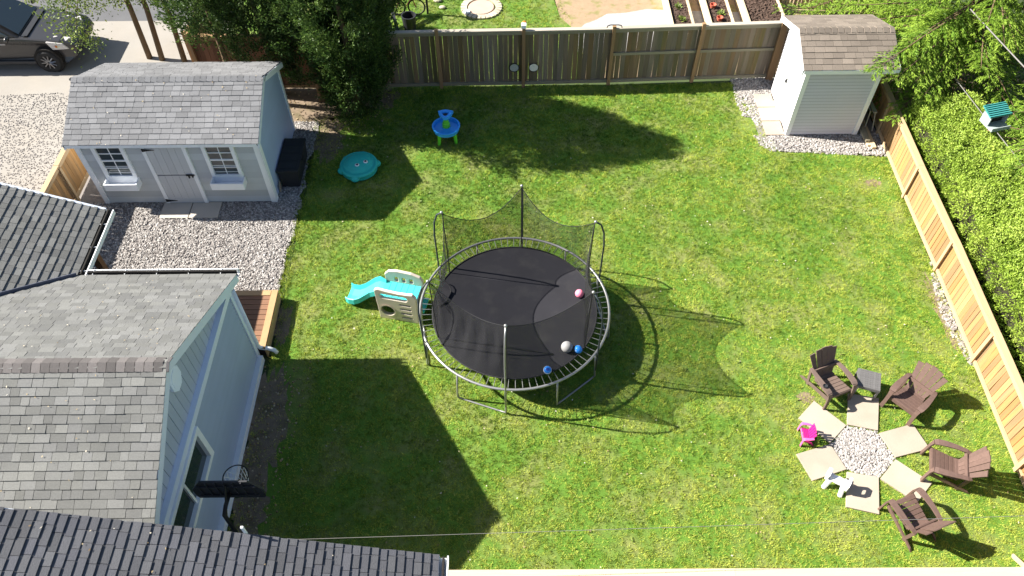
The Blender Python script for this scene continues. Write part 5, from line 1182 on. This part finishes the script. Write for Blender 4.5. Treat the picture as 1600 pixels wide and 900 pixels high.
# ------------------------------------------------------------------ neighbour's yard
pc = thing('paver_patio', (-.9, 22.75, 0), 'round pink brown paver circle with a ring of pale stones on the neighbour lawn', 'paver circle')
MB().lathe([(.001, .05), (.40, .05), (.42, .03), (.42, -.02)], 32, (-.9, 22.75, 0)).build('centre_slab', m_paver, pc)
for k in range(26):
    a = 2 * math.pi * k / 26; piece('ring_paver', m_paver2, pc, (-.9 + .56 * math.cos(a), 22.75 + .56 * math.sin(a), .02), (.20, .12, .07), (random.uniform(-.05, .05), 0, a))
o = MB().ring((-1.35, 22.45, .06), .075, .04, 20, 8).build('ring_dish', m_whitep, None, smooth=True); tag(o, 'small white ring shaped dish beside the round paver circle', 'dish')
gl = thing('garden_post', (-2.6, 22.45, 0), 'slim black post standing on the neighbour lawn left of the paver circle', 'post')
MB().tube([(-2.6, 22.45, 0), (-2.6, 22.45, 1.0)], .035, 8).build('pole', m_black, gl); MB().sphere((-2.6, 22.45, 1.15), .17, 14, 10, (1, 1, .8)).build('head', m_bin, gl, smooth=True)
for (x, y, s) in ((-2.32, 23.15, .13), (-2.15, 22.75, .10)):
    o = MB().sphere((x, y, .04), s, 10, 6, (1.1, .8, .5)).build('stone', m_paver2, None); tag(o, 'pale stone on the neighbour lawn, ' + ('larger and farther one' if s > .12 else 'smaller and nearer one'), 'stone')
bi = thing('bicycle', (-3.25, 22.4, 0), 'small bicycle with red frame standing behind the dark boards', 'bicycle')
ry2 = Matrix.Rotation(math.pi / 2, 4, 'X') 
for x in (-3.55, -2.95 + .02):
    w = MB().ring((x, 22.4, .28), .26, .025, 26, 6, ry2).build('wheel', m_tyre, bi, smooth=True)
    spk = MB()
    for k in range(8): a = math.pi * k / 4; spk.tube([(x, 22.4, .28), (x + .25 * math.cos(a), 22.4, .28 + .25 * math.sin(a))], .004, 4)
    spk.build('spokes', m_steel, w)
MB().tube([(-3.55, 22.4, .28), (-3.42, 22.4, .55), (-3.05, 22.4, .6), (-2.95, 22.4, .28)], .02, 6).tube([(-3.42, 22.4, .55), (-3.28, 22.4, .28), (-3.05, 22.4, .6)], .018, 6).build('frame', m_redbr, bi)
MB().box((-3.44, 22.4, .64), (.18, .09, .05)).build('saddle', m_bin, bi); MB().tube([(-3.06, 22.2, .75), (-3.05, 22.4, .72), (-3.06, 22.6, .75)], .014, 6).build('handlebar', m_black, bi)
for k, (x0, x1, w, lab) in enumerate(((-3.95, -4.5, .16, 'dark board leaning furthest left behind the back fence'), (-3.62, -4.15, .14, 'dark board leaning in the middle behind the back fence'), (-3.40, -3.95, .10, 'dark board leaning furthest right behind the back fence'))):
    o = between('leaning_board', m_tarp, None, (x0, 21.2, .05), (x1, 22.6, 1.4), w, .04, side=(1, 0, 0)); tag(o, lab, 'board', 'boards leaning behind the back fence')
o = MB().prism([(-4.3, 0), (-3.75, 0), (-3.70, .55), (-4.35, .55)], 'y', 21.2, 21.7).build('black_tub', m_tarp, None, bevel=.03); tag(o, 'dark square tub below the leaning boards behind the fence', 'tub')
o = MB().lathe([(.001, 0), (.18, 0), (.23, .5), (.20, .5), (.17, .06), (.001, .06)], 20, (-3.1, 21.6, 0)).build('black_pot', m_bin, None); tag(o, 'black round pot beside the leaning boards behind the fence', 'pot')
gs = thing('garden_stake', (.42, 19.9, 0), 'thin grey garden stake with small orange flower behind the fence post', 'garden stake')
MB().tube([(.42, 19.9, 0), (.42, 19.9, 1.25)], .016, 6).build('stem', m_steel, gs); MB().sphere((.42, 19.9, 1.3), .07, 10, 8, (1, 1, .7)).build('flower', m_amber, gs, smooth=True)
for (x0, x1, y1, h, lab) in ((4.95, 5.58, 24.2, .48, 'narrow raised bed with pale board sides, leftmost behind the fence'), (6.12, 6.80, 24.2, .48, 'raised bed with two small red pots, middle of the three'), (7.30, 8.40, 24.2, .48, 'widest raised bed filled with lumpy dark soil, beside the small shed')):
    rb = thing('raised_bed', ((x0 + x1) / 2, 22.3, 0), lab, 'raised bed', group='raised beds behind the back fence'); y0 = 20.5
    for X in (x0, x1):
        for zz in (.12, .36): piece('side_board', m_bedw, rb, (X, (y0 + y1) / 2, zz), (.05, y1 - y0, .23))
    for Y in (y0 + .025, y1 - .025):
        for zz in (.12, .36): piece('end_board', m_bedw, rb, ((x0 + x1) / 2, Y, zz), (x1 - x0 - .05, .05, .23))
    P = scatter([(x0 + .04, y0 + .05), (x1 - .04, y0 + .05), (x1 - .04, y1 - .05), (x0 + .04, y1 - .05)], 260, int(x0 * 10))
    piece('soil', m_soil, rb, ((x0 + x1) / 2, (y0 + y1) / 2, .20), (x1 - x0 - .05, y1 - y0 - .05, .36))
    stones('soil_clods', np.c_[P, np.full(len(P), .385)], .09 if x0 > 7 else .05, m_soil, rb)
for (x, y, lab) in ((6.42, 21.35, 'red pot nearer the fence in the middle raised bed'), (6.33, 22.05, 'red pot farther from the fence in the middle raised bed')):
    o = MB().lathe([(.001, .38), (.07, .38), (.10, .50), (.085, .50), (.06, .42), (.001, .42)], 16, (x, y, 0)).build('flower_pot', m_terra, None); tag(o, lab, 'pot', 'red pots in the raised bed')
for (x, y, lab) in ((5.28, 21.4, 'green seedling nearest the fence in the leftmost raised bed'), (5.25, 22.1, 'green seedling farther back in the leftmost raised bed'), (6.5, 21.7, 'green seedling between the two red pots in the middle raised bed'), (6.45, 23.2, 'green seedling behind both red pots in the middle raised bed')):
    a = RNG.uniform(0, 6.28, 40); P = np.c_[x + RNG.normal(0, .05, 40), y + RNG.normal(0, .05, 40), np.full(40, .39)]
    o = leaves('seedling', P, np.c_[np.cos(a), np.sin(a), RNG.uniform(.4, 1.2, 40)], np.c_[-np.sin(a), np.cos(a), np.zeros(40)], .12, .05, m_leaf, None, RNG.uniform(.3, .9, 40))
    tag(o, lab, 'plant', 'seedlings in the raised beds')
print('tris', sum(len(o.data.polygons) * 2 for o in COL.objects if o.type == 'MESH'), len(COL.objects), n1, n2, n3)
